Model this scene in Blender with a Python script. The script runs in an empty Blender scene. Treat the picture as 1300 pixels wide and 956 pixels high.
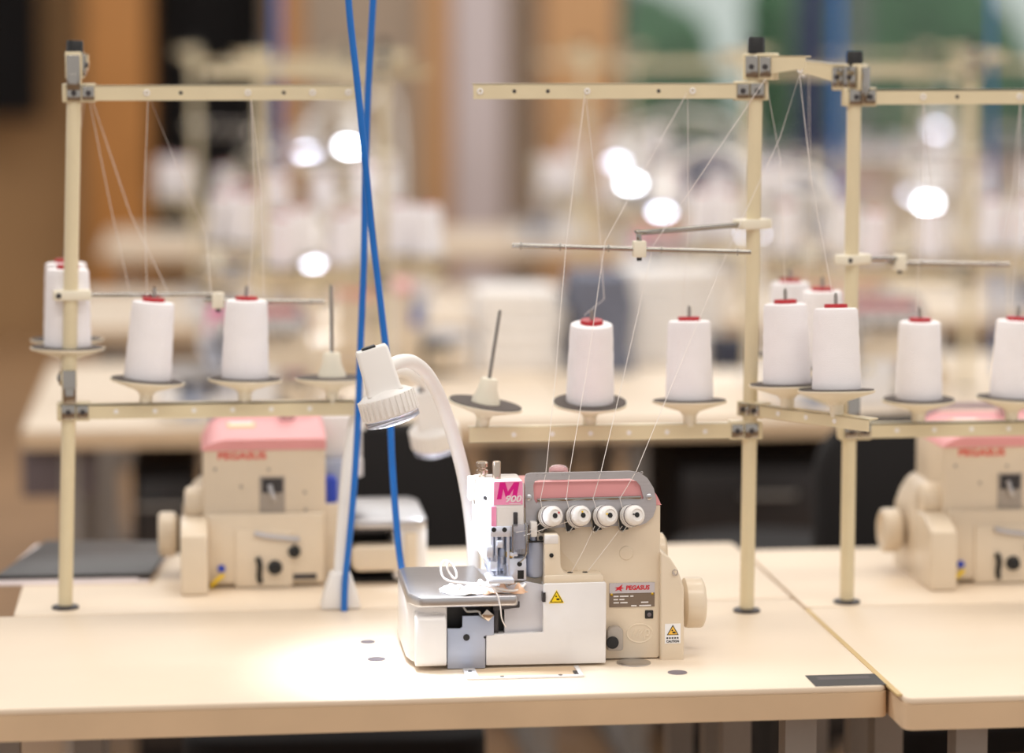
import bpy, bmesh, math, random
from mathutils import Vector, Matrix, Quaternion
random.seed(7)
scn = bpy.context.scene
COL = scn.collection
T = 0.78                      # table-top height

# ------------------------------------------------------------------ camera
FPX, CX, CY, HC = 3500.0, 650.0, 433.5, 0.795
_p = math.atan((CY - 55) / FPX)
_t = math.atan(405 / FPX * math.cos(_p))
FW = Vector((math.sin(_t) * math.cos(_p), math.cos(_t) * math.cos(_p), -math.sin(_p)))
RT = Vector((math.cos(_t), -math.sin(_t), 0))
UP = RT.cross(FW)
def ray(px, py): return FW + RT * ((px - CX) / FPX) + UP * ((CY - py) / FPX)
_d = ray(690, 847)
CAM = Vector((0, 0, T)) - _d * (HC / -_d.z)
def WZ(px, py, z=T):
    d = ray(px, py); return CAM + d * ((z - CAM.z) / d.z)
def WY(px, py, y):
    d = ray(px, py); return CAM + d * ((y - CAM.y) / d.y)

cam = bpy.data.cameras.new('camera')
cam.sensor_fit = 'HORIZONTAL'; cam.sensor_width = 36.0
cam.lens = FPX / 1300 * 36.0
cam.shift_y = -(478 - CY) / 1300
cam.clip_start = 0.05; cam.clip_end = 100
cam.dof.use_dof = True
cam.dof.focus_distance = 3.56
cam.dof.aperture_fstop = 1.45
co = bpy.data.objects.new('camera', cam); COL.objects.link(co)
co.matrix_world = Matrix.Translation(CAM) @ Matrix((RT, UP, -FW)).transposed().to_4x4()
scn.camera = co

# ------------------------------------------------------------------ world, lights, exposure
w = bpy.data.worlds.new('world'); scn.world = w; w.use_nodes = True
w.node_tree.nodes['Background'].inputs[0].default_value = (1.0, 0.96, 0.93, 1)
w.node_tree.nodes['Background'].inputs[1].default_value = 0.70
def area(name, loc, rot, sx, sy, power, col):
    l = bpy.data.lights.new(name, 'AREA'); l.shape = 'RECTANGLE'; l.size = sx; l.size_y = sy
    l.energy = power; l.color = col
    o = bpy.data.objects.new(name, l); o.location = loc; o.rotation_euler = rot; COL.objects.link(o)
    return o
WARM = (1.0, 0.93, 0.84)
area('ceiling_strip_light', (0.2, 0.9, 3.1), (0, 0, 0), 3.6, 0.5, 33, WARM)
area('ceiling_strip_light', (0.2, -1.2, 3.1), (0, 0, 0), 3.6, 0.5, 33, WARM)
area('ceiling_strip_light', (0.9, 3.4, 3.1), (0, 0, 0), 5.0, 0.5, 38, (1.0, .97, .93))
area('ceiling_strip_light', (1.2, 6.4, 3.1), (0, 0, 0), 6.0, 0.5, 36, (1.0, .97, .94))
area('ceiling_strip_light', (1.2, 9.4, 3.1), (0, 0, 0), 6.0, 0.5, 36, (1.0, .97, .94))
scn.view_settings.view_transform = 'Standard'
scn.view_settings.look = 'None'
scn.view_settings.gamma = 1.0
scn.view_settings.use_curve_mapping = False
scn.view_settings.exposure = 0.05

# ------------------------------------------------------------------ materials
def lin(c): return tuple(((v / 255) / 12.92 if v / 255 <= .04045 else ((v / 255 + .055) / 1.055) ** 2.4) for v in c)
MATS = {}
def mat(name, rgb, rough=.5, metal=0.0, var=.06, scale=18, bump=0.0, bscale=200, trans=0.0, emit=None, estr=0, coat=0.0, alpha=1.0, rings=0.0, stretch=None):
    m = bpy.data.materials.new(name); m.use_nodes = True
    nt = m.node_tree; b = nt.nodes['Principled BSDF']
    c = lin(rgb)
    tc = nt.nodes.new('ShaderNodeTexCoord')
    src = tc.outputs['Object']
    if stretch:
        mp = nt.nodes.new('ShaderNodeMapping'); mp.inputs['Scale'].default_value = stretch
        nt.links.new(src, mp.inputs[0]); src = mp.outputs[0]
    nz = nt.nodes.new('ShaderNodeTexNoise'); nz.inputs['Scale'].default_value = scale; nz.inputs['Detail'].default_value = 4
    nt.links.new(src, nz.inputs['Vector'])
    rp = nt.nodes.new('ShaderNodeValToRGB')
    rp.color_ramp.elements[0].position = .3; rp.color_ramp.elements[1].position = .7
    rp.color_ramp.elements[0].color = tuple(v * (1 - var) for v in c) + (1,)
    rp.color_ramp.elements[1].color = tuple(min(1, v * (1 + var)) for v in c) + (1,)
    nt.links.new(nz.outputs['Fac'], rp.inputs[0]); nt.links.new(rp.outputs[0], b.inputs['Base Color'])
    b.inputs['Roughness'].default_value = rough; b.inputs['Metallic'].default_value = metal
    b.inputs['Transmission Weight'].default_value = trans
    b.inputs['Coat Weight'].default_value = coat; b.inputs['Alpha'].default_value = alpha
    if emit:
        b.inputs['Emission Color'].default_value = tuple(lin(emit)) + (1,); b.inputs['Emission Strength'].default_value = estr
    if bump:
        bp = nt.nodes.new('ShaderNodeBump'); bp.inputs['Strength'].default_value = bump; bp.inputs['Distance'].default_value = .001
        if rings:
            wv = nt.nodes.new('ShaderNodeTexWave'); wv.wave_type = 'BANDS'; wv.bands_direction = 'Z'
            wv.inputs['Scale'].default_value = rings; wv.inputs['Distortion'].default_value = 2.5
            nt.links.new(tc.outputs['Object'], wv.inputs['Vector']); nt.links.new(wv.outputs['Fac'], bp.inputs['Height'])
        else:
            n2 = nt.nodes.new('ShaderNodeTexNoise'); n2.inputs['Scale'].default_value = bscale
            nt.links.new(src, n2.inputs['Vector']); nt.links.new(n2.outputs['Fac'], bp.inputs['Height'])
        nt.links.new(bp.outputs[0], b.inputs['Normal'])
    MATS[name] = m
    return m
M = MATS
mat('cream_enamel', (226, 210, 187), .32, var=.02, bump=.05, bscale=400, coat=.2)
mat('white_enamel', (232, 228, 226), .3, var=.02, coat=.3)
mat('pink_enamel', (232, 162, 164), .35, var=.03)
mat('grey_enamel', (170, 160, 150), .4, var=.03)
mat('steel', (196, 194, 196), .28, 1.0, var=.06, scale=30, stretch=(1, 12, 12))
mat('satin_steel', (188, 186, 190), .42, .55, var=.04, scale=40, stretch=(1, 12, 12))
mat('lamplit_steel', (226, 229, 240), .3, .55, var=.05)  # steel with the work lamp's pale blue light put into its colour
mat('chrome', (168, 163, 156), .12, 1.0, var=.03)
mat('warm_chrome', (205, 190, 175), .16, 1.0, var=.03)
mat('blue_steel', (176, 184, 204), .45, .6, var=.03)
mat('white_plastic', (238, 234, 230), .38, var=.02)
mat('clear_plastic', (235, 236, 245), .12, trans=.85, var=.01)
mat('milky_plastic', (226, 224, 230), .2, trans=.25, var=.01, coat=.5)
mat('pink_clear', (215, 190, 190), .1, trans=.6, var=.03)
mat('black_plastic', (22, 21, 22), .45, var=.1)
mat('black_rubber', (30, 28, 28), .7, var=.1)
mat('dark_metal', (75, 72, 74), .45, .7, var=.1)
mat('felt', (92, 84, 80), .95, var=.12, scale=300, bump=.4, bscale=900)
mat('tray_cream', (234, 226, 206), .5, var=.03)
mat('stand_cream', (220, 206, 172), .38, var=.03, coat=.2)
mat('cone_thread', (246, 242, 244), .85, var=.015, scale=40, bump=.35, rings=130)
mat('red_plastic', (172, 22, 34), .4, var=.04)
mat('thread_white', (240, 232, 226), .8, var=.02)
mat('blue_hose', (6, 104, 190), .38, var=.04)
mat('laminate', (231, 213, 190), .42, var=.025, scale=5, bump=.03, bscale=500)
mat('edge_band', (214, 186, 152), .5, var=.05, scale=10)
mat('seam_strip', (200, 172, 118), .5, var=.05)
mat('table_metal', (150, 145, 140), .45, .5, var=.05)
mat('yellow_label', (250, 214, 20), .45, var=.02)
mat('orange_label', (244, 190, 70), .45, var=.03)
mat('white_label', (240, 238, 238), .45, var=.02)
mat('silver_label', (205, 200, 205), .35, .3, var=.03)
mat('taupe_label', (128, 112, 98), .4, .3, var=.04)
mat('red_print', (205, 30, 48), .5, var=.02)
mat('red_badge', (222, 60, 58), .5, var=.02)
mat('black_print', (20, 20, 20), .5, var=.05)
mat('white_print', (235, 230, 228), .5, var=.02)
mat('magenta_print', (214, 0, 132), .4, var=.02)
mat('pink_label', (238, 150, 190), .4, var=.10, scale=45)
mat('gold', (210, 175, 70), .3, 1.0)
mat('led', (255, 255, 255), .3, emit=(235, 242, 255), estr=24)
mat('led_dim', (255, 255, 255), .3, emit=(222, 230, 255), estr=9)
mat('led_front', (255, 255, 255), .3, emit=(235, 242, 255), estr=8)
mat('blue_gel', (40, 70, 190), .3, var=.1)
mat('fabric_white', (246, 242, 238), .9, var=.03, bump=.3, bscale=900)
mat('fabric_peach', (236, 196, 164), .9, var=.05)
mat('paper', (232, 222, 222), .7, var=.02)
mat('black_cover', (46, 42, 42), .38, var=.08)
mat('chair_fabric', (26, 24, 25), .9, var=.2, scale=200, bump=.3)
mat('floor_brown', (164, 128, 92), .55, var=.12, scale=3)
mat('wall_pale', (206, 190, 170), .85, var=.06, scale=1.5)
mat('wall_tan', (172, 136, 94), .85, var=.10, scale=1.2)
mat('timber', (186, 128, 66), .55, var=.16, scale=6, stretch=(8, 8, .6))
mat('pale_timber', (206, 160, 112), .55, var=.10, scale=6, stretch=(8, 8, .6))
mat('pillar_white', (208, 196, 196), .8, var=.04, scale=2)
mat('navy_paint', (44, 50, 92), .6, var=.08, scale=3)
mat('dark_cloth', (26, 23, 24), .95, var=.25, scale=4)
mat('frame_grey', (120, 132, 128), .5, var=.05)
mat('glass', (225, 240, 235), .03, trans=1.0, var=.01)
mat('foliage', (92, 138, 94), .7, var=.35, scale=5)
mat('grass', (96, 130, 84), .9, var=.2, scale=2)
mat('grey_fabric', (112, 116, 132), .9, var=.1)
mat('grey_box', (110, 100, 104), .5, var=.05)
mat('navy_box', (30, 34, 52), .5, var=.1)

# ------------------------------------------------------------------ mesh helpers
def axmat(p0, d):
    d = Vector(d).normalized()
    a = Vector((0, 0, 1)) if abs(d.z) < .95 else Vector((1, 0, 0))
    u = a.cross(d).normalized(); v = d.cross(u)
    return u, v, d
class MB:
    def __init__(s): s.v = []; s.f = []
    def _add(s, vs, fs):
        k = len(s.v); s.v += [Vector(q) for q in vs]; s.f += [[i + k for i in f] for f in fs]; return s
    def box(s, x0, x1, y0, y1, z0, z1, m=None):
        vs = [Vector((x, y, z)) for x in (x0, x1) for y in (y0, y1) for z in (z0, z1)]
        if m: vs = [m @ q for q in vs]
        return s._add(vs, [[0, 1, 3, 2], [4, 6, 7, 5], [0, 4, 5, 1], [2, 3, 7, 6], [0, 2, 6, 4], [1, 5, 7, 3]])
    def lathe(s, prof, o=(0, 0, 0), d=(0, 0, 1), n=24):
        u, v, d = axmat(o, d); o = Vector(o); vs = []; fs = []
        for r, h in prof:
            for i in range(n):
                a = 2 * math.pi * i / n
                vs.append(o + d * h + (u * math.cos(a) + v * math.sin(a)) * r)
        k = len(prof)
        for j in range(k - 1):
            for i in range(n):
                a, b = j * n + i, j * n + (i + 1) % n
                fs.append([a, b, b + n, a + n])
        fs.append(list(range(n))[::-1]); fs.append([(k - 1) * n + i for i in range(n)])
        return s._add(vs, fs)
    def cyl(s, p0, p1, r, r1=None, n=16):
        p0 = Vector(p0); p1 = Vector(p1); L = (p1 - p0).length
        return s.lathe([(r, 0), (r if r1 is None else r1, L)], p0, p1 - p0, n)
    def tube(s, pts, r, n=8, smooth=0):
        pts = [Vector(q) for q in pts]
        if smooth: pts = catmull(pts, smooth)
        tn = []
        for i in range(len(pts)):
            a = pts[max(0, i - 1)]; b = pts[min(len(pts) - 1, i + 1)]; tn.append((b - a).normalized())
        u, v, _ = axmat(pts[0], tn[0]); vs = []; fs = []
        for i, q in enumerate(pts):
            if i:
                rq = tn[i - 1].rotation_difference(tn[i]); u = rq @ u
            v = tn[i].cross(u)
            rr = r[min(i, len(r) - 1)] if isinstance(r, (list, tuple)) else r
            for k in range(n):
                a = 2 * math.pi * k / n; vs.append(q + (u * math.cos(a) + v * math.sin(a)) * rr)
        for i in range(len(pts) - 1):
            for k in range(n):
                a, b = i * n + k, i * n + (k + 1) % n; fs.append([a, b, b + n, a + n])
        fs.append(list(range(n))[::-1]); fs.append([(len(pts) - 1) * n + k for k in range(n)])
        return s._add(vs, fs)
    def prism(s, poly, ax, a0, a1):
        def mk(q, a): return (q[0], a, q[1]) if ax == 'y' else ((a, q[0], q[1]) if ax == 'x' else (q[0], q[1], a))
        n = len(poly); vs = [mk(q, a0) for q in poly] + [mk(q, a1) for q in poly]
        fs = [list(range(n)), [n + i for i in range(n)][::-1]] + [[i, (i + 1) % n, n + (i + 1) % n, n + i] for i in range(n)]
        return s._add(vs, fs)
    def torus(s, o, d, R, r, n=20, k=8, sx=1.0):
        u, v, d = axmat(o, d); o = Vector(o); vs = []; fs = []
        for i in range(n):
            a = 2 * math.pi * i / n; c = u * math.cos(a) * sx + v * math.sin(a)
            for j in range(k):
                b = 2 * math.pi * j / k; vs.append(o + c * (R + r * math.cos(b)) + d * r * math.sin(b))
        for i in range(n):
            for j in range(k):
                fs.append([i * k + j, ((i + 1) % n) * k + j, ((i + 1) % n) * k + (j + 1) % k, i * k + (j + 1) % k])
        return s._add(vs, fs)
    def mesh(s, name, m, bevel=0, seg=2, ang=35):
        me = bpy.data.meshes.new(name)
        me.from_pydata([tuple(q) for q in s.v], [], s.f)
        bm = bmesh.new(); bm.from_mesh(me)
        bmesh.ops.recalc_face_normals(bm, faces=bm.faces)
        if bevel:
            es = [e for e in bm.edges if len(e.link_faces) == 2 and e.calc_face_angle(0) > math.radians(ang)]
            bmesh.ops.bevel(bm, geom=es, offset=bevel, segments=seg, affect='EDGES', clamp_overlap=True, profile=.5)
        bm.to_mesh(me); bm.free()
        for p in me.polygons: p.use_smooth = True
        me.set_sharp_from_angle(angle=math.radians(40))
        me.materials.append(M[m])
        return me
    def build(s, name, m, parent=None, bevel=0, seg=2, ang=35, label=None):
        return link(name, s.mesh(name, m, bevel, seg, ang), parent, label)
def link(name, me, parent=None, label=None, loc=None):
    o = bpy.data.objects.new(name, me); COL.objects.link(o)
    if parent: o.parent = parent
    if label: o['label'] = label
    if loc: o.location = loc
    return o
def catmull(pts, k):
    out = []
    for i in range(len(pts) - 1):
        p0 = pts[max(0, i - 1)]; p1 = pts[i]; p2 = pts[i + 1]; p3 = pts[min(len(pts) - 1, i + 2)]
        for j in range(k):
            t = j / k
            out.append(.5 * ((2 * p1) + (p2 - p0) * t + (2 * p0 - 5 * p1 + 4 * p2 - p3) * t * t + (3 * p1 - p0 - 3 * p2 + p3) * t ** 3))
    out.append(pts[-1]); return out
def bx(*a): return MB().box(*a)
def rrect(x0, x1, z0, z1, r, n=5):
    rs = r if isinstance(r, (list, tuple)) else (r,) * 4       # bl, br, tr, tl
    out = []
    for (cx, cz, a0, q) in ((x0, z0, 180, rs[0]), (x1, z0, 270, rs[1]), (x1, z1, 0, rs[2]), (x0, z1, 90, rs[3])):
        sx = 1 if cx == x0 else -1; sz = 1 if cz == z0 else -1
        if q <= 0: out.append((cx, cz)); continue
        for i in range(n + 1):
            a = math.radians(a0 + 90 * i / n)
            out.append((cx + sx * q + q * math.cos(a), cz + sz * q + q * math.sin(a)))
    return out
def plate(name, outer, holes, y0, y1, m, parent, label=None):
    """2-D outline with holes in the XZ plane, from depth y0 to y1"""
    c = bpy.data.curves.new('outline', 'CURVE'); c.dimensions = '2D'; c.fill_mode = 'BOTH'; c.extrude = abs(y1 - y0) / 2
    for loop in [outer] + holes:
        sp = c.splines.new('POLY'); sp.points.add(len(loop) - 1); sp.use_cyclic_u = True
        for i, q in enumerate(loop): sp.points[i].co = (q[0], q[1], 0, 1)
    t = bpy.data.objects.new('outline', c); COL.objects.link(t)
    me = bpy.data.meshes.new_from_object(t.evaluated_get(bpy.context.evaluated_depsgraph_get()))
    bpy.data.objects.remove(t); bpy.data.curves.remove(c)
    me.name = name
    me.transform(Matrix(((1, 0, 0, 0), (0, 0, 1, (y0 + y1) / 2), (0, 1, 0, 0), (0, 0, 0, 1))))
    me.flip_normals(); me.materials.clear(); me.materials.append(M[m])
    return link(name, me, parent, label)
def lettering(txt, x, z, y, size, m, parent, rear=False, shear=0, width=None, name='lettering', bold=0.0, sx=1.0, thick=.0003):
    c = bpy.data.curves.new('txt', 'FONT'); c.body = txt; c.size = size; c.align_x = 'CENTER'; c.align_y = 'CENTER'
    c.extrude = thick; c.shear = shear; c.offset = bold; c.resolution_u = 3
    t = bpy.data.objects.new('txt', c); COL.objects.link(t)
    me = bpy.data.meshes.new_from_object(t.evaluated_get(bpy.context.evaluated_depsgraph_get()))
    bpy.data.objects.remove(t); bpy.data.curves.remove(c)
    if width and len(me.vertices):
        xs = [v.co.x for v in me.vertices]; sx = width / (max(xs) - min(xs))
    me.transform(Matrix.Diagonal((sx, 1, 1, 1)))
    me.transform(Matrix.Rotation(math.pi / 2, 4, 'X'))
    if rear: me.transform(Matrix.Rotation(math.pi, 4, 'Z'))
    me.transform(Matrix.Translation((x, y, z)))
    me.materials.clear(); me.materials.append(M[m]); me.name = name
    return link(name, me, parent)
def thing(name, label, cat, loc=(0, 0, 0), rz=0, group=None):
    o = bpy.data.objects.new(name, None); COL.objects.link(o); o.empty_display_size = .05
    o.location = loc; o.rotation_euler = (0, 0, rz)
    return tag(o, label, cat, group)
def tag(o, label, cat, group=None):
    o['label'] = label; o['category'] = cat
    if group: o['group'] = group
    return o
def struct(o, label=None):
    o['kind'] = 'structure'
    if label: o['label'] = label
    return o
KIDS = {}
def kids(o):
    return [c for c in bpy.data.objects if c.parent == o]
def dup(root, loc, rz=None, label=None, group=None, scale=None):
    if root.name not in KIDS:
        KIDS[root.name] = [(c, kids(c)) for c in kids(root)]
    r = root.copy(); COL.objects.link(r); r.location = loc
    if rz is not None: r.rotation_euler = (0, 0, rz)
    if label: r['label'] = label
    if group: r['group'] = group
    for c, gs in KIDS[root.name]:
        k = c.copy(); COL.objects.link(k); k.parent = r
        for g in gs:
            q = g.copy(); COL.objects.link(q); q.parent = k
    return r

# ------------------------------------------------------------------ the room
YW = 11.6
fl = struct(bx(-7, 10, -6, YW + .1, -.05, 0).build('floor', 'floor_brown'))
def XW(px, y=YW): return WY(px, 100, y).x
xwin = XW(782)
SILL = 0.98
wl = struct(bx(-7, XW(336), YW, YW + .15, 0, 3.2).build('wall_back_left', 'wall_tan'))
wl = struct(bx(XW(336), xwin, YW, YW + .15, 0, 3.2).build('wall_back', 'wall_pale'))
wl = struct(bx(xwin, 10, YW, YW + .15, 0, SILL).build('wall_below_windows', 'wall_pale'))
xs = xwin
for i in range(4):
    x0 = xwin + i * 1.35; x1 = x0 + 1.35
    wn = bpy.data.objects.new('window_%d' % (i + 1), None); COL.objects.link(wn); struct(wn)
    fr = MB().box(x0, x0 + .06, YW, YW + .1, SILL, 3.2).box(x1 - .06, x1, YW, YW + .1, SILL, 3.2)
    fr.box(x0 + .06, x1 - .06, YW, YW + .1, SILL, SILL + .07).box(x0 + .06, x1 - .06, YW, YW + .1, 3.12, 3.2)
    fr.build('window_frame', 'frame_grey', wn)
    bx(x0 + .06, x1 - .06, YW + .045, YW + .055, SILL + .07, 3.12).build('pane', 'glass', wn)
    bx(x0, x1, YW - .12, YW, SILL - .04, SILL).build('window_sill', 'pillar_white', wn)
def pillar(name, px0, px1, y, m, label, cat, z1=3.2, z0=0, th=.14):
    a = WY(px0, 100, y).x; b = WY(px1, 100, y).x
    o = MB().box(a, b, y, y + th, z0, z1).build(name, m, bevel=.01)
    return tag(o, label, cat)
pillar('timber_post', 108, 188, YW - .5, 'timber', 'broad orange-brown timber post beside the dark curtains', 'post')
pillar('timber_post', 350, 384, YW - .5, 'timber', 'slim orange timber post beside the pale wall', 'post')
pillar('timber_post', 538, 574, YW - .5, 'pale_timber', 'light timber post beside the white pillar', 'post')
pillar('timber_post', 690, 784, YW - .5, 'pale_timber', 'wide light timber post next to the windows', 'post')
pillar('pillar', 576, 640, YW - .6, 'pillar_white', 'white plastered pillar between two timber posts', 'pillar')
pillar('pillar', 1018, 1050, YW - .7, 'navy_paint', 'dark navy pillar in front of the windows', 'pillar')
# dark curtains on the left
def curtain(px0, px1, y, z0, label):
    a = WY(px0, 100, y).x; b = WY(px1, 100, y).x
    n = 60; mb = MB(); vs = []; fs = []
    for i in range(n + 1):
        x = a + (b - a) * i / n; dy = .04 * math.sin(i * .9) + .015 * math.sin(i * 2.3)
        for yy in (0, .02):
            vs += [(x, y + dy + yy, z0), (x, y + dy + yy, 2.6)]
    for i in range(n):
        k = i * 4
        fs += [[k, k + 4, k + 5, k + 1], [k + 2, k + 3, k + 7, k + 6], [k + 1, k + 5, k + 7, k + 3], [k, k + 2, k + 6, k + 4]]
    mb._add(vs, fs)
    return tag(mb.build('curtain', 'dark_cloth'), label, 'curtain')
curtain(-140, 52, YW - .3, 1.18, 'black curtain hanging at the end of the tan wall')
curtain(196, 338, YW - .3, .55, 'black curtain hanging beside the broad timber post')
r = MB().cyl((XW(-160, YW - .4), YW - .29, 2.62), (XW(420, YW - .4), YW - .29, 2.62), .02).build('curtain_rail', 'dark_metal')
tag(r, 'dark rail carrying the black curtains', 'rail')
# greenery outside the windows
g = struct(bx(0, 16, YW + .15, 26, -.1, -.02).build('ground_outside', 'grass'))
for i in range(5):
    bm = bmesh.new(); bmesh.ops.create_icosphere(bm, subdivisions=4, radius=1)
    rr = random.Random(i)
    ph = [rr.uniform(0, 6) for _ in range(6)]
    for v in bm.verts:
        q = v.co
        k = 1 + .12 * math.sin(5 * q.x + ph[0]) * math.sin(6 * q.z + ph[1]) + .08 * math.sin(11 * q.y + ph[2]) * math.sin(13 * q.x + ph[3]) + rr.uniform(-.03, .03)
        v.co = Vector((q.x * k * .95, q.y * k * .8, (q.z * k + 1) * (1.1 + .5 * rr.random() * 0 + .35 * math.sin(i * 1.7))))
    me = bpy.data.meshes.new('bush'); bm.to_mesh(me); bm.free(); me.materials.append(M['foliage'])
    o = link('bush', me, loc=(xwin + .3 + i * 2.15, YW + 3.4 + .4 * math.sin(i * 2.1), -.15))
    tag(o, 'leafy green bush growing outside the windows', 'bush', 'bushes outside the windows')

# ------------------------------------------------------------------ tables
def table(x0, x1, y0, y1, label, group=None, seam=False):
    t = thing('sewing_table', label, 'table', ((x0 + x1) / 2, (y0 + y1) / 2, 0), 0, group)
    w = (x1 - x0) / 2; d = (y1 - y0) / 2
    MB().prism(rrect(-w + .002, w - .002, -d + .001, d - .001, .012), 'z', T - .008, T).build('laminate_top', 'laminate', t, bevel=.002)
    MB().prism(rrect(-w + .001, w - .001, -d, d, .012), 'z', T - .04, T - .008).build('edge_board', 'edge_band', t)
    for sx in (-1, 1):
        for sy in (-1, 1):
            bx(sx * (w - .1) - .02, sx * (w - .1) + .02, sy * (d - .07) - .02, sy * (d - .07) + .02, .03, T - .04).build('leg', 'table_metal', t)
        bx(sx * (w - .1) - .03, sx * (w - .1) + .03, -d + .02, d - .02, 0, .03).build('foot', 'table_metal', t)
    bx(-w + .12, w - .12, d - .085, d - .055, .3, .34).build('cross_rail', 'table_metal', t)
    return t
XS = .4155
table(XS - 1.22, XS - .0005, -.15, .398, 'cream laminate sewing table carrying the sharp pink-topped overlock')
table(XS + .0005, XS + 1.22, -.22, .328, 'cream laminate sewing table right beside the strip seam, bare with a black label')
table(-.698, XS - .0005, .40, .85, 'cream laminate table under the overlock with the black folder')
table(XS + .0005, XS + 1.2, .33, .78, 'cream laminate table under the overlock with rounded pulley guard, beyond the seam')
st = bx(XS - .0035, XS + .0035, -.2, .32, T - .002, T + .0006).build('seam_strip', 'seam_strip')
tag(st, 'thin tan strip covering the seam between two tables', 'strip')
# ------------------------------------------------------------------ overlock machine
def F(px, py, y=0.0):
    q = WY(px, py, y); return q.x, q.z - T
def FX(px, y=0.0, py=720): return F(px, py, y)[0]
def FZ(py, y=0.0, px=720): return F(px, py, y)[1]
def fpoly(pts, y): return [F(a, b, y) for a, b in pts]
YB = .187                                              # rear face of the column
xc = (FX(663, .03) + FX(838, .03)) / 2
RRX = WY(336, 650, .574).x + xc; RRY = .574 + YB        # root of the machine seen from behind
def B(px, py, y=YB):
    q = WY(px, py, RRY - y); return -(q.x - RRX), q.z - T
def triangle_sign(par, x, z, y, s, white=True):
    def tri(k): return [(x - s * k, z - s * .8 * k), (x + s * k, z - s * .8 * k), (x, z + s * .95 * k)]
    if white: MB().prism(tri(1.16), 'y', y - .0002, y + .001).build('warning_label', 'yellow_label', par)
    MB().prism(tri(.98), 'y', y - .0005, y + .001).build('warning_border', 'black_print', par)
    MB().prism([(a, b) for a, b in [(x - s * .78, z - s * .68), (x + s * .78, z - s * .68), (x, z + s * .74)]], 'y', y - .0009, y + .001).build('warning_field', 'yellow_label', par)
    m = MB().prism([(x - .02 * s, z - .45 * s), (x + .42 * s, z - .45 * s), (x + .42 * s, z - .18 * s), (x - .02 * s, z - .18 * s)], 'y', y - .0013, y + .001)
    m.lathe([(.13 * s, 0), (.13 * s, .002)], (x - .08 * s, y - .0013, z + .12 * s), (0, 1, 0), 10)
    m.build('warning_symbol', 'black_print', par)

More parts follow.
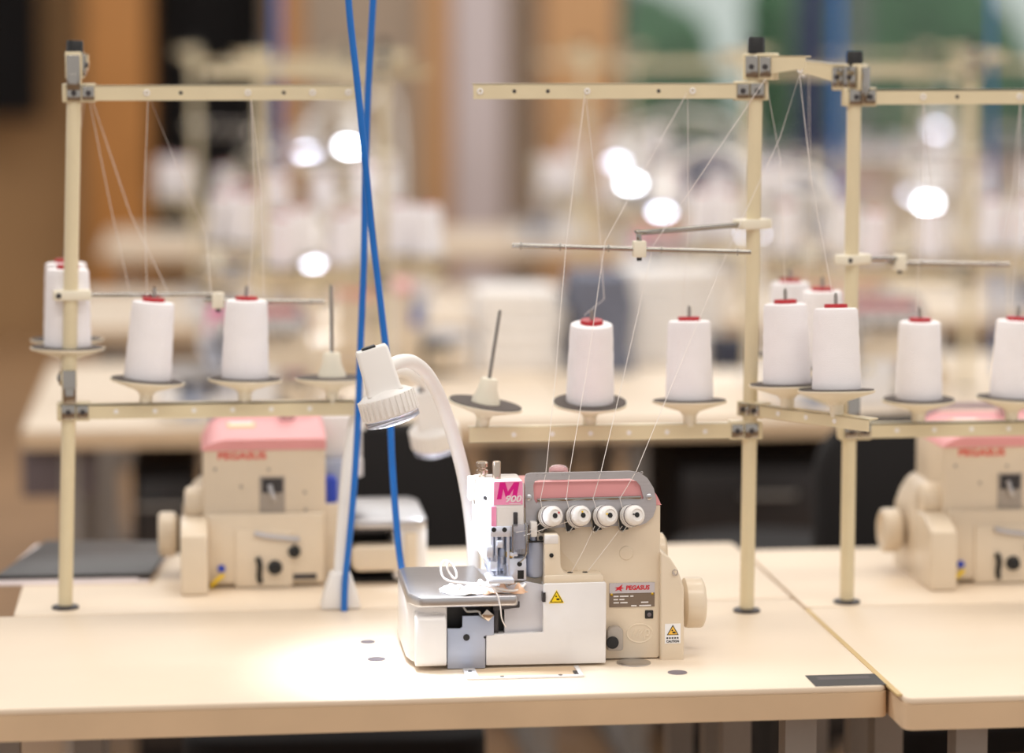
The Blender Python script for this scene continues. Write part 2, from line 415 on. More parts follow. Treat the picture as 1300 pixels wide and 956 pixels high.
def make_machine(label):
    t = thing('overlock_machine', label, 'sewing machine')
    def P(mb, name, m, bevel=0, seg=2, par=None, label=None): return mb.build(name, m, par or t, bevel, seg, label=label)
    xL, xR = FX(663, .03), FX(838, .03)
    zP = FZ(641, .03, 834)                             # lower rim of the pink cover
    zT = FZ(611, .03, 750)
    # main column with fine relief
    P(MB().prism(rrect(xL, xR, .0015, zP, (.002, .004, .002, .002)), 'y', .03, YB), 'column', 'cream_enamel', .004, 2)
    # pink top cover, bevelled to the rear
    zLip = B(335, 557)[1]
    def sec(k, y):
        pts = [(xL - .001, zP), (xR + .0015, zP)]
        r_ = .042
        for i in range(9):
            a = math.pi / 2 * i / 8
            pts.append((xR + .0015 - r_ + r_ * math.cos(a), zT - r_ + r_ * math.sin(a)))
        pts += [(xL + .003, zT), (xL - .001, zT - .004)]
        return [Vector((x, y, zP + max(0, z - zP) * k)) for x, z in pts]
    kz = (zLip - zP) / (zT - zP)
    ss = [sec(1, .03), sec(.99, .036), sec(kz + .02, YB - .004), sec(kz * .92, YB + .001)]
    n = len(ss[0]); mb = MB(); mb.v = [v for q in ss for v in q]
    for q in range(3):
        for i in range(n): mb.f.append([q * n + i, q * n + (i + 1) % n, (q + 1) * n + (i + 1) % n, (q + 1) * n + i])
    mb.f += [list(range(n)), [3 * n + i for i in range(n)][::-1]]
    P(mb, 'top_cover', 'pink_enamel')
    # label on the cover
    sl = math.atan2(zT - zLip, YB - .04); yq = .10
    m = Matrix.Translation((B(306, 536, yq)[0], yq, zT - (yq - .036) * math.tan(sl) - .0006)) @ Matrix.Rotation(-sl, 4, 'X')
    P(MB().box(-.02, .02, -.016, .016, 0, .0012, m), 'cover_label', 'orange_label')
    P(MB().box(-.018, .018, -.013, .004, .0008, .0016, m), 'cover_label_field', 'white_label')
    # base gasket, lower body
    P(bx(FX(535), FX(836), .034, .18, 0, .006), 'base_gasket', 'black_rubber', .003)
    zS = FZ(733, .0, 730)
    P(MB().prism(rrect(FX(640), FX(769, .0), .005, zS, (.001, .001, .006, .001)), 'y', .026, .17), 'lower_body', 'cream_enamel', .004)
    # shelf above the front cover with a curved inner corner
    x0, x1 = FX(691), FX(767)
    zs0, zs1 = FZ(744, 0), FZ(730, .0, 740)
    P(MB().prism(rrect(x0, x1, zs0, zs1, (0, .002, .005, .004)), 'y', .002, .034), 'shelf', 'cream_enamel', .003)
    xb0, xb1 = FX(691, .004), FX(711, .004)
    zb1 = FZ(678, .004, 700)
    P(MB().prism([(xb0, zs0), (xb1 + .012, zs0), (xb1 + .012, zs1), (xb1 + .005, zs1 + .003), (xb1 + .001, zs1 + .012), (xb1, zb1 - .004), (xb1 - .003, zb1), (xb0, zb1)], 'y', .004, .034), 'side_bracket', 'cream_enamel', .002)
    P(bx(xb0, xb1 - .002, .003, .02, FZ(691, .004, 700), zb1 - .001), 'bracket_cap', 'white_enamel', .002)
    hx, hz = F(700, 705, .004)
    P(MB().cyl((hx, .0025, hz), (hx, .01, hz), .0028), 'screw', 'black_plastic')
    for px in (724, 743):
        hx, hz = F(px, 729, .016)
        P(MB().lathe([(.0035, 0), (.0035, .0012), (.002, .0014)], (hx, .018, zs1 - .0006), (0, 0, 1), 12), 'thread_hole', 'black_plastic')
    hx, hz = F(795, 702, .03)
    P(MB().cyl((hx, .0288, hz), (hx, .04, hz), .0022), 'screw', 'black_plastic')
    P(MB().lathe([(.010, 0), (.0085, .0015), (.003, .0018)], (hx, .0305, hz), (0, -1, 0)), 'screw_boss', 'cream_enamel')
    # tension plate with its window
    out = fpoly([(666, 608), (668, 602), (674, 600.5), (800, 598), (812, 600), (822, 607), (830, 620), (833, 634), (833, 645), (829, 656), (820, 664), (812, 667), (700, 670), (672, 671), (668, 668)], .026)
    win = fpoly([(678, 634), (677, 616), (679, 611), (684, 609.5), (800, 607.5), (808, 611), (813, 617), (817, 632), (816, 634), (813, 632), (684, 636), (681, 639)], .026)
    tp = plate('tension_plate', out, [win], .0255, .0285, 'satin_steel', t)
    for px, py in ((671.5, 632), (824, 631)):
        hx, hz = F(px, py, .024); MB().lathe([(.0042, 0), (.0042, .0015), (.002, .0032)], (hx, .0258, hz), (0, -1, 0), 16).build('screw', 'steel', tp)
    for px in (682, 691, 715, 722, 758, 765, 808, 815):
        hx, hz = F(px, 602.5 - (px - 690) * .018, .024); MB().torus((hx, .0255, hz), (0, 1, 0), .0013, .0005, 10, 5).build('eyelet', 'steel', tp)
    (ga, gz), (gb, gz2) = F(682, 635, .024), F(814, 631.5, .024)
    gb_ = P(MB().prism([(ga, gz - .002), (gb, gz2 - .002), (gb, gz2 + .0022), (ga, gz + .0022)], 'y', .0235, .0265), 'guide_bar', 'chrome', .0008)
    for px in (686, 719.5, 753.5, 787):
        hx, hz = F(px, 634.5 - (px - 690) * .025, .023); MB().lathe([(.0018, 0), (.001, .001)], (hx, .0235, hz), (0, -1, 0), 10).build('eyelet', 'steel', gb_)
    # tension dials
    dots = ['red_print', 'yellow_label', 'yellow_label', 'black_print']
    offs = [(5.5, 3.5), (-1, 4.5), (-4.5, 2), (-5, 1)]
    for i, (px, py) in enumerate(((694, 657), (729.5, 656.5), (763.5, 656.5), (797.5, 656))):
        hx, hz = F(px, py, .024); ax = Vector((.36, -1, .26)).normalized(); o = Vector((hx, .0255, hz))
        k = P(MB().lathe([(.0135, .004), (.0146, .005), (.0146, .0085), (.0128, .009), (.0142, .010), (.0142, .0135), (.0126, .014), (.0134, .0152), (.0128, .0215), (.0112, .0245), (.0080, .0258), (.0074, .0246), (.0034, .0246)], o, ax, 32), 'tension_dial', 'white_plastic')
        c = o + ax * .0246; u, v, d = axmat(o, ax)
        MB().cyl(c - ax * .001, c + ax * .0006, .0034, n=16).build('dial_hole', 'black_plastic', k)
        r_ = Vector((1, .26, 0)).normalized(); uu = (r_ - ax * r_.dot(ax)).normalized(); vv = uu.cross(ax) * -1
        dc = o + ax * .0256 + uu * offs[i][0] / 1000 + vv * offs[i][1] / 1000
        MB().cyl(dc - ax * .0016, dc + ax * .0003, .0011, n=10).build('dial_mark', dots[i], k)
        MB().lathe([(.0145, .0012), (.0150, .002), (.0145, .003)], o, ax, 28).build('tension_disc', 'chrome', k)
        for hh in (.0092, .0142):
            MB().torus(o + ax * hh, ax, .0134, .00075, 28, 6).build('dial_groove_shade', 'grey_box', k)  # grey rings paint the shade inside the dial's grooves
        b0 = o + Vector((-.009, -.003, -.012))
        MB().prism([(b0.x - .004, b0.z + .010), (b0.x + .001, b0.z + .008), (b0.x + .009, b0.z - .003), (b0.x - .002, b0.z - .005)], 'y', .017, .026).build('dial_bracket', 'black_plastic', k)
        MB().tube([(b0.x - .005, .0165, b0.z + .010), (b0.x - .004, .015, b0.z - .002), (b0.x, .015, b0.z - .006), (b0.x + .006, .0165, b0.z + .001)], .0009, 6, 3).build('check_spring', 'chrome', k)
    # sight gauge on the cover
    hx, hz = F(709, 600, .07)
    P(MB().lathe([(.012, -.02), (.012, -.002), (.013, .003), (.0125, .006), (.009, .0092), (.003, .0105)], (hx, .07, FZ(600, .07, 709)), (0, 0, 1), 20), 'sight_gauge', 'pink_clear')
    # head
    yh = .012
    hx0, hx1, hx2 = FX(603, .04, 640), FX(625, yh, 640), FX(665.5, yh, 640)
    zh1 = FZ(602, .08, 640); zh0 = FZ(676, yh, 640)
    plan = [(hx0, .035), (hx1 - .004, yh + .003), (hx1, yh), (hx2, yh), (hx2, .085), (hx0 + .004, .085), (hx0, .08)]
    P(MB().prism(plan, 'z', zh0, zh1), 'head', 'white_enamel', .003)
    plan2 = [(hx0, .035), (hx1 - .004, yh + .004), (hx1 - .001, yh + .004), (hx1 - .001, .10), (hx0, .10)]
    zq = FZ(700, .03, 612)
    P(MB().prism(plan2, 'z', zq, zh0), 'head_side', 'white_enamel', .002)
    P(MB().prism([(hx0 + .003, zq), (hx1, zq), (hx1, zq - .018), (hx1 - .006, zq - .018)], 'y', .024, .07), 'head_nose', 'white_enamel', .002)
    P(bx(hx1, hx2 + .005, .05, .115, FZ(730, .05, 645), zh0), 'head_rear_wall', 'blue_steel', .002)
    P(bx(hx0 - .008, hx0 + .001, .035, .06, FZ(637, .03, 600), FZ(608, .03, 600)), 'side_clip', 'white_plastic', .002)
    a, b = F(616.5, 632, .02); P(MB().lathe([(.0028, 0), (.0028, .002)], (a, .0205, b), (-.5, -.8, 0), 12), 'screw', 'dark_metal')
    # logo label
    (la, lz0), (lb, lz1) = F(627, 641, yh), F(663.5, 611, yh)
    lp = P(bx(la, lb, yh - .0008, yh + .001, lz0, lz1), 'logo_label', 'pink_label')
    mx = (la + lb) / 2
    def shr(pts): return [(mx - .0148 + (u + v * .16) * .0245, lz1 - .0225 + v * .0215) for u, v in pts]
    MB().prism(shr([(0, 0), (.24, 0), (.24, .62), (.46, .08), (.56, .08), (.78, .62), (.78, 0), (1.02, 0), (1.02, 1), (.74, 1), (.51, .45), (.28, 1), (0, 1)]), 'y', yh - .0012, yh - .0004).build('lettering', 'magenta_print', lp)
    lettering('900', mx + .0055, lz0 + .0072, yh - .0014, .0115, 'white_print', lp, shear=.25, width=.0205, bold=.0002)
    bx(mx + .001, mx + .016, yh - .0011, yh, lz0 + .0008, lz0 + .0015).build('lettering', 'white_print', lp)
    P(bx(FX(623.5, yh), FX(630, yh), yh - .0012, yh + .001, FZ(672, yh, 630), FZ(643, yh, 630)), 'pink_strip', 'pink_label')
    P(bx(FX(631, yh), FX(664, yh), yh - .001, yh + .001, FZ(673, yh, 645), FZ(643.5, yh, 645)), 'face_plate', 'white_enamel')
    P(bx(FX(651.5, yh), FX(657, yh), yh - .003, yh + .001, FZ(668, yh, 655), FZ(650, yh, 655)), 'needle_bar_slot', 'dark_metal', .001)
    # top studs
    hx, hz = F(612, 600, .06); z0 = zh1
    P(MB().lathe([(.0048, -.002), (.0048, .002), (.0078, .004), (.0078, .009), (.005, .0105), (.005, .0125), (.0078, .014), (.0078, .0185), (.006, .0205)], (hx, .06, z0), (0, 0, 1), 20), 'pressure_screw', 'warm_chrome')
    hx, hz = F(631, 600, .04)
    P(MB().lathe([(.0054, -.003), (.0054, .0215), (.0045, .0228)], (hx, .045, z0), (0, 0, 1), 20), 'presser_bar_end', 'warm_chrome')
    # needle and presser mechanism
    yn = .016
    (a, b), (c, d) = F(622, 681, yn), F(650, 667, yn)
    k = P(bx(a, c, yn - .006, .05, b, d), 'clamp_block', 'lamplit_steel', .001)
    for px in (627, 640.5):
        hx, hz = F(px, 672.5, yn - .006); MB().cyl((hx, yn - .0068, hz), (hx, yn, hz), .0031, n=14).build('screw', 'black_plastic', k)
    (a, b), (c, d) = F(650, 702, yn), F(669, 664, yn)
    P(bx(a + .004, c - .002, yn + .004, .05, b + .004, d - .002), 'thread_shade', 'blue_steel', .001)
    P(bx(a, c, yn - .010, yn - .008, b, d), 'eye_guard', 'clear_plastic')
    P(MB().tube([(a, yn - .009, d), (a, yn - .009, b), (c, yn - .009, b), (c + .001, yn - .009, d)], .0009, 6), 'guard_rim', 'chrome')
    hx, z0 = F(637.5, 733, .02); _, z1 = F(637.5, 680, .02)
    k = P(MB().cyl((hx, .022, z0 + .012), (hx, .022, z1 + .01), .0034, n=14), 'needle_bar', 'lamplit_steel')
    MB().lathe([(.006, 0), (.006, .008), (.0045, .010)], (hx, .022, FZ(706, .02, 637)), (0, 0, 1), 16).build('needle_clamp', 'blue_steel', k)
    for dx in (-.0025, .0025): MB().cyl((hx + dx, .022, z0 - .004), (hx + dx, .022, z0 + .016), .0007, n=8).build('needle', 'lamplit_steel', k)
    hx, z0 = F(645, 705, .018)
    P(MB().box(hx - .003, hx + .006, .012, .03, z0 - .002, z0 + .006), 'looper_pin', 'gold', .001)
    (a, b), (c, d) = F(646, 737, yn), F(668, 708, yn)
    k = P(bx(a, c, yn - .004, .045, b, d), 'presser_block', 'lamplit_steel', .0015)
    hx, hz = F(659.5, 716, yn - .004); MB().cyl((hx, yn - .0052, hz), (hx, yn, hz), .0032, n=14).build('screw', 'black_plastic', k)
    hx, hz = F(661, 729, yn - .004); bx(hx - .004, hx + .004, yn - .0046, yn, hz - .006, hz + .005).build('slot', 'black_plastic', k)
    (a, b), (c, d) = F(618, 737, .012), F(650, 730, .012)
    P(MB().prism([(a, b), (c, b), (c, d - .001), (c - .01, d), (a + .006, d), (a - .001, b + .004)], 'y', -.012, .04), 'presser_foot', 'lamplit_steel', .001)
    for px, r_ in ((624, .0028), (630, .002), (645, .0026), (651, .0018)):
        hx, z0 = F(px, 736, .014); P(MB().cyl((hx, .014, z0), (hx, .014, z0 + .055 + r_ * 3), r_, n=10), 'guide_rod', 'lamplit_steel')
    for (px, py, wd, hg) in ((621, 700, 8, 14), (626, 718, 9, 12), (634, 690, 8, 9), (642, 724, 6, 16), (629, 708, 5, 8), (652, 703, 10, 5)):
        hx, hz = F(px, py, .012); P(bx(hx - wd / 2e3, hx + wd / 2e3, .006, .03, hz - hg / 2e3, hz + hg / 2e3), 'clamp_piece', 'lamplit_steel' if wd > 7 else 'clear_plastic', .001)
    P(MB().tube([F3(668, 664, .005), F3(668.5, 690, .002), F3(667, 706, .003), F3(660, 714, .004)], .0010, 6, 4), 'guard_wire', 'chrome')
    P(MB().tube([F3(612, 698, .02), F3(616, 708, .015), F3(620, 714, .012), F3(622, 724, .010), F3(626, 731, .008)], .0024, 8, 4), 'presser_lever', 'lamplit_steel')
    # arm guard between head and column
    (a, b), (c, d) = F(671, 737, .01), F(691, 689, .01)
    P(MB().lathe([(.003, 0), (.011, .003), (.0125, .010), (.0125, d - b)], ((a + c) / 2, .026, b), (0, 0, 1), 24), 'presser_arm', 'blue_steel')
    P(bx(a - .001, c, .012, .03, d, d + .002), 'arm_cap', 'black_plastic')
    (a, b), (c, d) = F(674, 682, .012), F(682, 663, .012)
    P(bx(a, c, .012, .026, b, d), 'thread_takeup', 'white_plastic', .001)
    P(MB().cyl(((a + c) / 2, .019, b - .006), ((a + c) / 2, .019, b), .004, n=14), 'takeup_pin', 'blue_steel')
    (a, b), (c, d) = F(682, 689, .014), F(691, 677, .014)
    k = P(bx(a, c, .014, .03, b, d), 'takeup_block', 'grey_enamel', .001)
    MB().cyl(((a + c) / 2, .0132, (b + d) / 2), ((a + c) / 2, .02, (b + d) / 2), .003, n=14).build('screw', 'black_plastic', k)
    # front cover
    o = [F(*q) for q in ((617, 845), (769, 842), (770, 741), (768, 739), (692, 741), (690, 743), (689.5, 803), (617, 806))]
    fc = P(MB().prism(o, 'y', 0, .026), 'front_cover', 'white_enamel', .0025, 3)
    hx, hz = F(706.5, 758, 0); triangle_sign(fc, hx, hz, -.0003, .0085)
    # chip guard panel
    o = [F(*q, .010) for q in ((640, 806), (690, 802), (690, 742), (668, 738), (640, 745))]
    k = P(MB().prism(o, 'y', .008, .012), 'chip_guard', 'milky_plastic', .001)
    MB().tube([F3(641, 806, .006), F3(690.5, 801.5, .006), F3(690.5, 743, .006)], .0009, 6).build('guard_rim', 'chrome', k)
    bx(*(lambda q: (q[0] - .002, q[0] + .002, -.002, .01, q[1] - .006, q[1] + .006))(F(690.5, 758, .0))).build('hinge', 'dark_metal', k)
    # looper cover of bluish steel
    o = [F(*q) for q in ((568, 849), (616, 848), (616, 807), (627, 806), (627, 781), (587, 782), (587, 796), (584, 798), (568, 798))]
    k = P(MB().prism(o, 'y', -.001, .004), 'looper_cover', 'blue_steel', .0008)
    hx, hz = F(592, 809); MB().cyl((hx, -.0022, hz), (hx, .002, hz), .0042, n=18).build('screw', 'black_plastic', k)
    hx, hz = F(615.5, 809); MB().cyl((hx, -.0016, hz), (hx, .002, hz), .0016, n=10).build('screw', 'black_plastic', k)
    (a, b), (c, d) = F(566, 848, .02), F(642, 764, .02)
    P(bx(a, c, .022, .06, .008, d), 'looper_housing', 'black_plastic')
    (a, b), (c, d) = F(626, 806, .012), F(643, 764, .012)
    P(bx(a, a + .0065, .008, .03, b, d), 'looper_post', 'dark_metal', .001)
    P(MB().cyl(F3(641, 806, .012), F3(641, 768, .012), .0016, n=10), 'looper_rod', 'steel')
    P(MB().prism([F(626, 767, .004), F(660, 764, .004), F(660, 772, .004), (F(626, 776, .004))], 'y', .006, .028), 'plate_rib', 'dark_metal', .001)
    P(MB().tube([F3(588, 769, .002), F3(593, 776, .0), F3(607, 776, -.002), F3(611, 782, -.004), F3(618, 786, -.006)], .0018, 8, 4), 'plate_lever', 'chrome')
    hx, hz = F(619, 781, -.006)
    mt = Matrix.Translation((hx, -.006, hz)) @ Matrix.Rotation(-.85, 4, 'Y')
    P(MB().box(-.0055, .0055, -.002, .004, -.0062, .0062, mt), 'lever_tab', 'warm_chrome', .001)
    # left side cover
    (a, z1) = F(534, 770, .0); b = FX(568, .0, 800)
    P(MB().prism([(a - .016, .05), (a - .012, .028), (a - .002, .008), (a + .008, .002), (b, .002), (b, .19), (a - .008, .19), (a - .016, .18)], 'z', .006, FZ(766, .0, 550)), 'left_cover', 'white_enamel', .004, 3)
    zc = FZ(783, -.008, 550)
    prof = [(-.010, .010), (-.006, .006), (.03, .006), (.03, zc + .004), (.004, zc + .003), (-.004, zc - .001), (-.009, zc - .009)]
    k = P(MB().prism(prof, 'x', FX(527, -.008, 820), b - .0015), 'looper_door', 'white_enamel', .004, 3)
    hx, hz = F(552, 779, .004); MB().lathe([(.005, 0), (.0042, .0012), (.002, .0008)], (hx, .003, zc + .0022), (0, -.1, 1), 16).build('door_screw', 'white_plastic', k)
    # cloth plate
    zt = FZ(757, -.012, 590)
    pl = [(-.012, 533, 760), (-.012, 657, 750)]
    ya = -.012; xl = FX(531, ya, 760); xr = FX(658, ya, 750)
    yb = .195
    cp = [(xl + .004, ya), (xr - .002, ya), (xr, ya + .004), (xr - .002, .035), (FX(622, .10, 735), .075), (FX(603, yb, 718), yb), (xl - .002, yb), (xl - .012, yb - .012), (xl - .012, ya + .030), (xl - .002, ya + .005)]
    P(MB().prism(cp, 'z', zt - .0145, zt), 'cloth_plate', 'steel', .0035, 3)
    cp2 = [(xr - .001, .036), (FX(690, .04, 742), .036), (FX(690, .1, 735), .12), (FX(604, yb, 718), yb - .01), (FX(623, .10, 735), .076)]
    P(MB().prism(cp2, 'z', zt - .016, zt - .002), 'throat_plate', 'satin_steel', .001)
    P(bx(xl + .03, FX(640), .03, .17, zt - .024, zt - .0145), 'plate_carrier', 'dark_metal')
    # nameplate
    (a, b), (c, d) = F(773.5, 771, .03), F(831, 739, .03)
    k = P(bx(a, c, .0288, .031, b, d), 'nameplate', 'taupe_label')
    bx(a, c, .0284, .030, b + (d - b) * .58, d).build('nameplate_band', 'silver_label', k)
    zc_ = b + (d - b) * .79
    lettering('PEGASUS', a + (c - a) * .62, zc_, .0282, .0078, 'red_print', k, shear=.1, width=.031, bold=.00025)
    hxx = a + (c - a) * .22
    MB().prism([(hxx - .006, zc_ + .001), (hxx - .001, zc_ + .0015), (hxx + .004, zc_ + .005), (hxx + .0025, zc_ + .001), (hxx + .006, zc_), (hxx + .002, zc_ - .001), (hxx + .003, zc_ - .0045), (hxx - .001, zc_ - .002), (hxx - .006, zc_ - .0035), (hxx - .003, zc_ - .0005)], 'y', .0279, .030).build('emblem', 'red_print', k)
    for dx in (.0028, c - a - .003): MB().lathe([(.0019, 0), (.001, .0008)], (a + dx, .0287, b + (d - b) * .52), (0, -1, 0), 10).build('rivet', 'gold', k)
    zz = b + (d - b) * .45
    for i, runs in enumerate((((.09, .20), (.23, .42), (.46, .53)), ((.09, .19), (.22, .33)), ((.09, .21), (.24, .40), (.70, .86)), ((.48, .60), (.66, .92)))):
        zl = zz - i * .0042 if i < 3 else b + .0016
        for u0, u1 in runs:
            bx(a + (c - a) * u0, a + (c - a) * u1, .0285, .030, zl - .0008, zl + .0008).build('print_line', 'white_print', k)
    (a, b) = F(824, 780, .03)
    k = P(bx(a - .0055, a + .0055, .028, .032, b - .0055, b + .0055), 'inspection_plug', 'black_plastic', .0012)
    MB().lathe([(.003, 0), (.002, .0008)], (a, .0281, b), (0, -1, 0), 12).build('plug_window', 'grey_box', k)
    # oval emblem in relief
    (a, b) = F(812, 804, .03)
    k = P(MB().torus((a, .030, b), (0, 1, 0), .0122, .0009, 36, 8, 1.36), 'emblem_ring', 'cream_enamel')
    for i in range(3):
        x = a - .0095 + i * .0052
        MB().tube([(x, .0302, b - .005), (x + .002, .0302, b + .001), (x + .0042, .0302, b + .0048)], .0013, 8, 3).build('emblem_stroke', 'cream_enamel', k)
    MB().tube([(a + .0065, .0302, b - .0085), (a + .0082, .0302, b + .003), (a + .0115, .0302, b + .0035), (a + .0125, .0302, b), (a + .0115, .0302, b - .003), (a + .0085, .0302, b - .003)], .0013, 8, 3).build('emblem_stroke', 'cream_enamel', k)
    # bulge with black oil plug
    (a, b) = F(780, 812, .028); bot = FZ(824, .02, 780)
    P(MB().prism([(a - .010 + .020 * (.5 - .5 * math.cos(math.pi * i / 10)) , 0) for i in range(0)] or [(a + .0105 * math.cos(math.pi * i / 12), b + .011 + .008 * math.sin(math.pi * i / 12)) for i in range(13)] + [(a - .0105, b - .013), (a + .0105, b - .013)], 'y', .018, .031), 'oil_boss', 'grey_enamel', .003)
    (a, b) = F(778, 816.5, .014)
    P(MB().lathe([(.0078, 0), (.0082, .002), (.0076, .0045), (.006, .005)], (a, .0185, b), (0, -1, 0), 20), 'oil_plug', 'black_rubber')
    # pulley cover and handwheel
    o = [F(*q, .02) for q in ((839, 841), (869, 840), (869, 747), (866, 738), (861, 724), (852, 710), (843, 703), (839, 702))]
    k = P(MB().prism(o, 'y', .022, .165), 'pulley_cover', 'cream_enamel', .005, 3)
    hx, hz = F(857, 727, .021); MB().lathe([(.004, 0), (.0044, .0012), (.0028, .0014), (.0025, .0002)], (hx, .0225, hz), (.3, -1, .2), 16).build('screw', 'warm_chrome', k)
    (a, b), (c, d) = F(844, 817, .022), F(864, 791.5, .022)
    sk = bx(a, c, .0214, .024, b, d).build('caution_sticker', 'white_label', k)
    cz = b + (d - b) * .6
    for i in range(5):
        bx(a + .002 + i * .0034, a + .0042 + i * .0034, .0211, .023, b + .0062, b + .0082).build('sticker_print', 'black_print', k)
    lettering('CAUTION', (a + c) / 2, b + .0027, .0212, .0042, 'black_print', k, width=.0165, bold=.0001)
    s = .0078; x = (a + c) / 2
    MB().prism([(x - s, cz - .0045), (x + s, cz - .0045), (x, cz + .009)], 'y', .0211, .023).build('warning_border', 'black_print', k)
    MB().prism([(x - s * .78, cz - .0036), (x + s * .78, cz - .0036), (x, cz + .007)], 'y', .0208, .023).build('warning_field', 'orange_label', k)
    MB().box(x - .0005, x + .0035, .0205, .023, cz - .0022, cz).lathe([(.0011, 0), (.0011, .002)], (x - .0008, .0205, cz + .0018), (0, 1, 0), 8).build('warning_symbol', 'black_print', k)
    hx, hz = F(869, 765, .085); x1 = FX(893, .085)
    L = x1 - hx
    P(MB().lathe([(.026, -.004), (.0325, 0), (.0335, .004), (.0335, L - .005), (.032, L - .002), (.028, L), (.024, L - .001), (.022, L - .006), (.008, L - .006)], (hx, .085, hz), (1, 0, 0), 40), 'handwheel', 'cream_enamel')
    hx, hz = F(806, 843, -.0); P(MB().lathe([(.022, 0), (.022, .0012), (.019, .002)], (hx, .010, .0002), (0, 0, 1), 32), 'foot_disc', 'steel')
    # ------- rear side
    yr = YB
    def dot(px, py, r=.0028, m='grey_enamel', y=yr):
        a, b = B(px, py, y); P(MB().lathe([(r, 0), (r * .8, .0012)], (a, y - .0002, b), (0, 1, 0), 12), 'screw', m)
    for q in ((273, 596), (341, 596), (306, 618), (387, 625), (388, 647), (273, 664), (306, 664)): dot(*q)
    a, b = B(307, 579)
    lettering('PEGASUS', a, b, yr + .0004, .0145, 'red_badge', t, rear=True, width=.070, bold=.0004)
    (a, b), (c, d) = B(362, 664), B(329, 605)
    k = P(bx(a, c, yr - .0002, yr + .0012, b, d), 'rear_pocket', 'grey_enamel', .0006)
    bx(a + .003, c - .004, yr + .0008, yr + .002, d - .024, d - .003).build('pocket_hole', 'dark_metal', k)
    MB().tube([((a + c) / 2 - .004, yr + .004, d - .034), ((a + c) / 2, yr + .006, d - .026), ((a + c) / 2 + .003, yr + .002, d - .012)], .004, 8, 3).build('pocket_lever', 'steel', k)
    (a, b), (c, d) = B(430, 748), B(262, 652)
    P(MB().prism(rrect(B(411, 740)[0], c, .006, d, .004), 'y', yr - .01, yr + .012), 'rear_step', 'cream_enamel', .006, 3)
    y2 = yr + .012
    (a, b), (c, d) = B(372, 744, y2), B(298, 672, y2)
    P(MB().prism(rrect(a, c, b, d, .003), 'y', y2 - .002, y2 + .003), 'rear_plate', 'cream_enamel', .0012)
    for (px, py, r_) in ((349, 720, .0092), (373.5, 700, .0078)):
        a, b = B(px, py, y2); P(MB().lathe([(r_ * 1.2, 0), (r_ * 1.2, .003), (r_, .0035), (r_ * .95, .012), (r_ * .7, .013)], (a, y2, b), (0, 1, 0), 20), 'adjusting_knob', 'black_plastic')
    (a, b), (c, d) = B(402, 735, y2), B(361, 729, y2); P(bx(a, c, y2 - .001, y2 + .0015, b, d), 'oil_window', 'dark_metal', .0005)
    P(MB().tube([B3(327, 708, y2 + .006), B3(330, 718, y2 + .008), B3(329, 732, y2 + .005), B3(331, 740, y2 + .004)], .0042, 8, 3), 'feed_lever', 'black_plastic')
    P(MB().tube([B3(323, 677, y2 + .006), B3(340, 681, y2 + .006), B3(380, 685, y2 + .004)], .004, 8, 2), 'feed_rod', 'satin_steel')
    a, b = B(281, 722, y2); P(MB().lathe([(.006, 0), (.005, .003)], (a, y2, b), (0, 1, 0), 14), 'cable_plug', 'blue_gel')
    P(MB().tube([B3(268, 745, y2 + .004), B3(275, 737, y2 + .008), B3(284, 730, y2 + .006)], .0028, 8, 3), 'earth_wire', 'yellow_label')
    # belt guard standing off the rear, rounded upper housing
    yq = yr + .062
    (a, _), (c, _) = B(264, 700, yq), B(229, 700, yq)
    zt2 = FZ(747, .02, 860)
    k = P(MB().prism([(.16, .0), (.16, .105), (yr + .012, .105), (yq - .002, .088), (yq, .055), (yq, 0)], 'x', a, c), 'belt_guard', 'cream_enamel', .004, 3)
    a2, b2 = B(246, 640, .15)
    P(MB().lathe([(.020, -.018), (.026, -.014), (.028, 0), (.026, .014), (.02, .018)], (a2 - .004, .15, .118), (1, 0, 0), 28), 'bearing_housing', 'cream_enamel')
    # arm under the cloth plate as seen from the rear
    (a, b), (c, d) = B(508, 742, .19), B(446, 664, .19)
    P(MB().prism(rrect(a, c, .02, FZ(772, .1, 590), .012), 'y', .16, .200), 'feed_housing', 'cream_enamel', .006, 3)
    P(MB().prism([(xl + .004, .010), (xl + .022, .010), (xl + .022, zt - .02), (xl + .004, zt - .02)], 'y', .150, .196), 'rear_post', 'cream_enamel', .003)
    (a, b), (c, d) = B(428, 660, .14), B(411, 606, .14)
    P(bx(a, c, .11, .15, b, d), 'oil_sight', 'blue_gel', .004)
    (a, b), (c, d) = B(440, 600, .12), B(411, 562, .12)
    return t
def F3(px, py, y): q = WY(px, py, y); return (q.x, y, q.z - T)
def B3(px, py, y): q = B(px, py, y); return (q[0], y, q[1])

machine = make_machine('white and cream overlock with pink M 900 label and steel cloth plate holding scraps')
machine.location = (0, 0, T)
mL = dup(machine, (RRX, RRY, T), math.pi, 'cream overlock with pink top seen from behind, beside the black folder')
mR = dup(machine, (RRX + 1.086, RRY - .09, T), math.pi, 'cream overlock with pink top seen from behind, on the table beyond the seam strip')

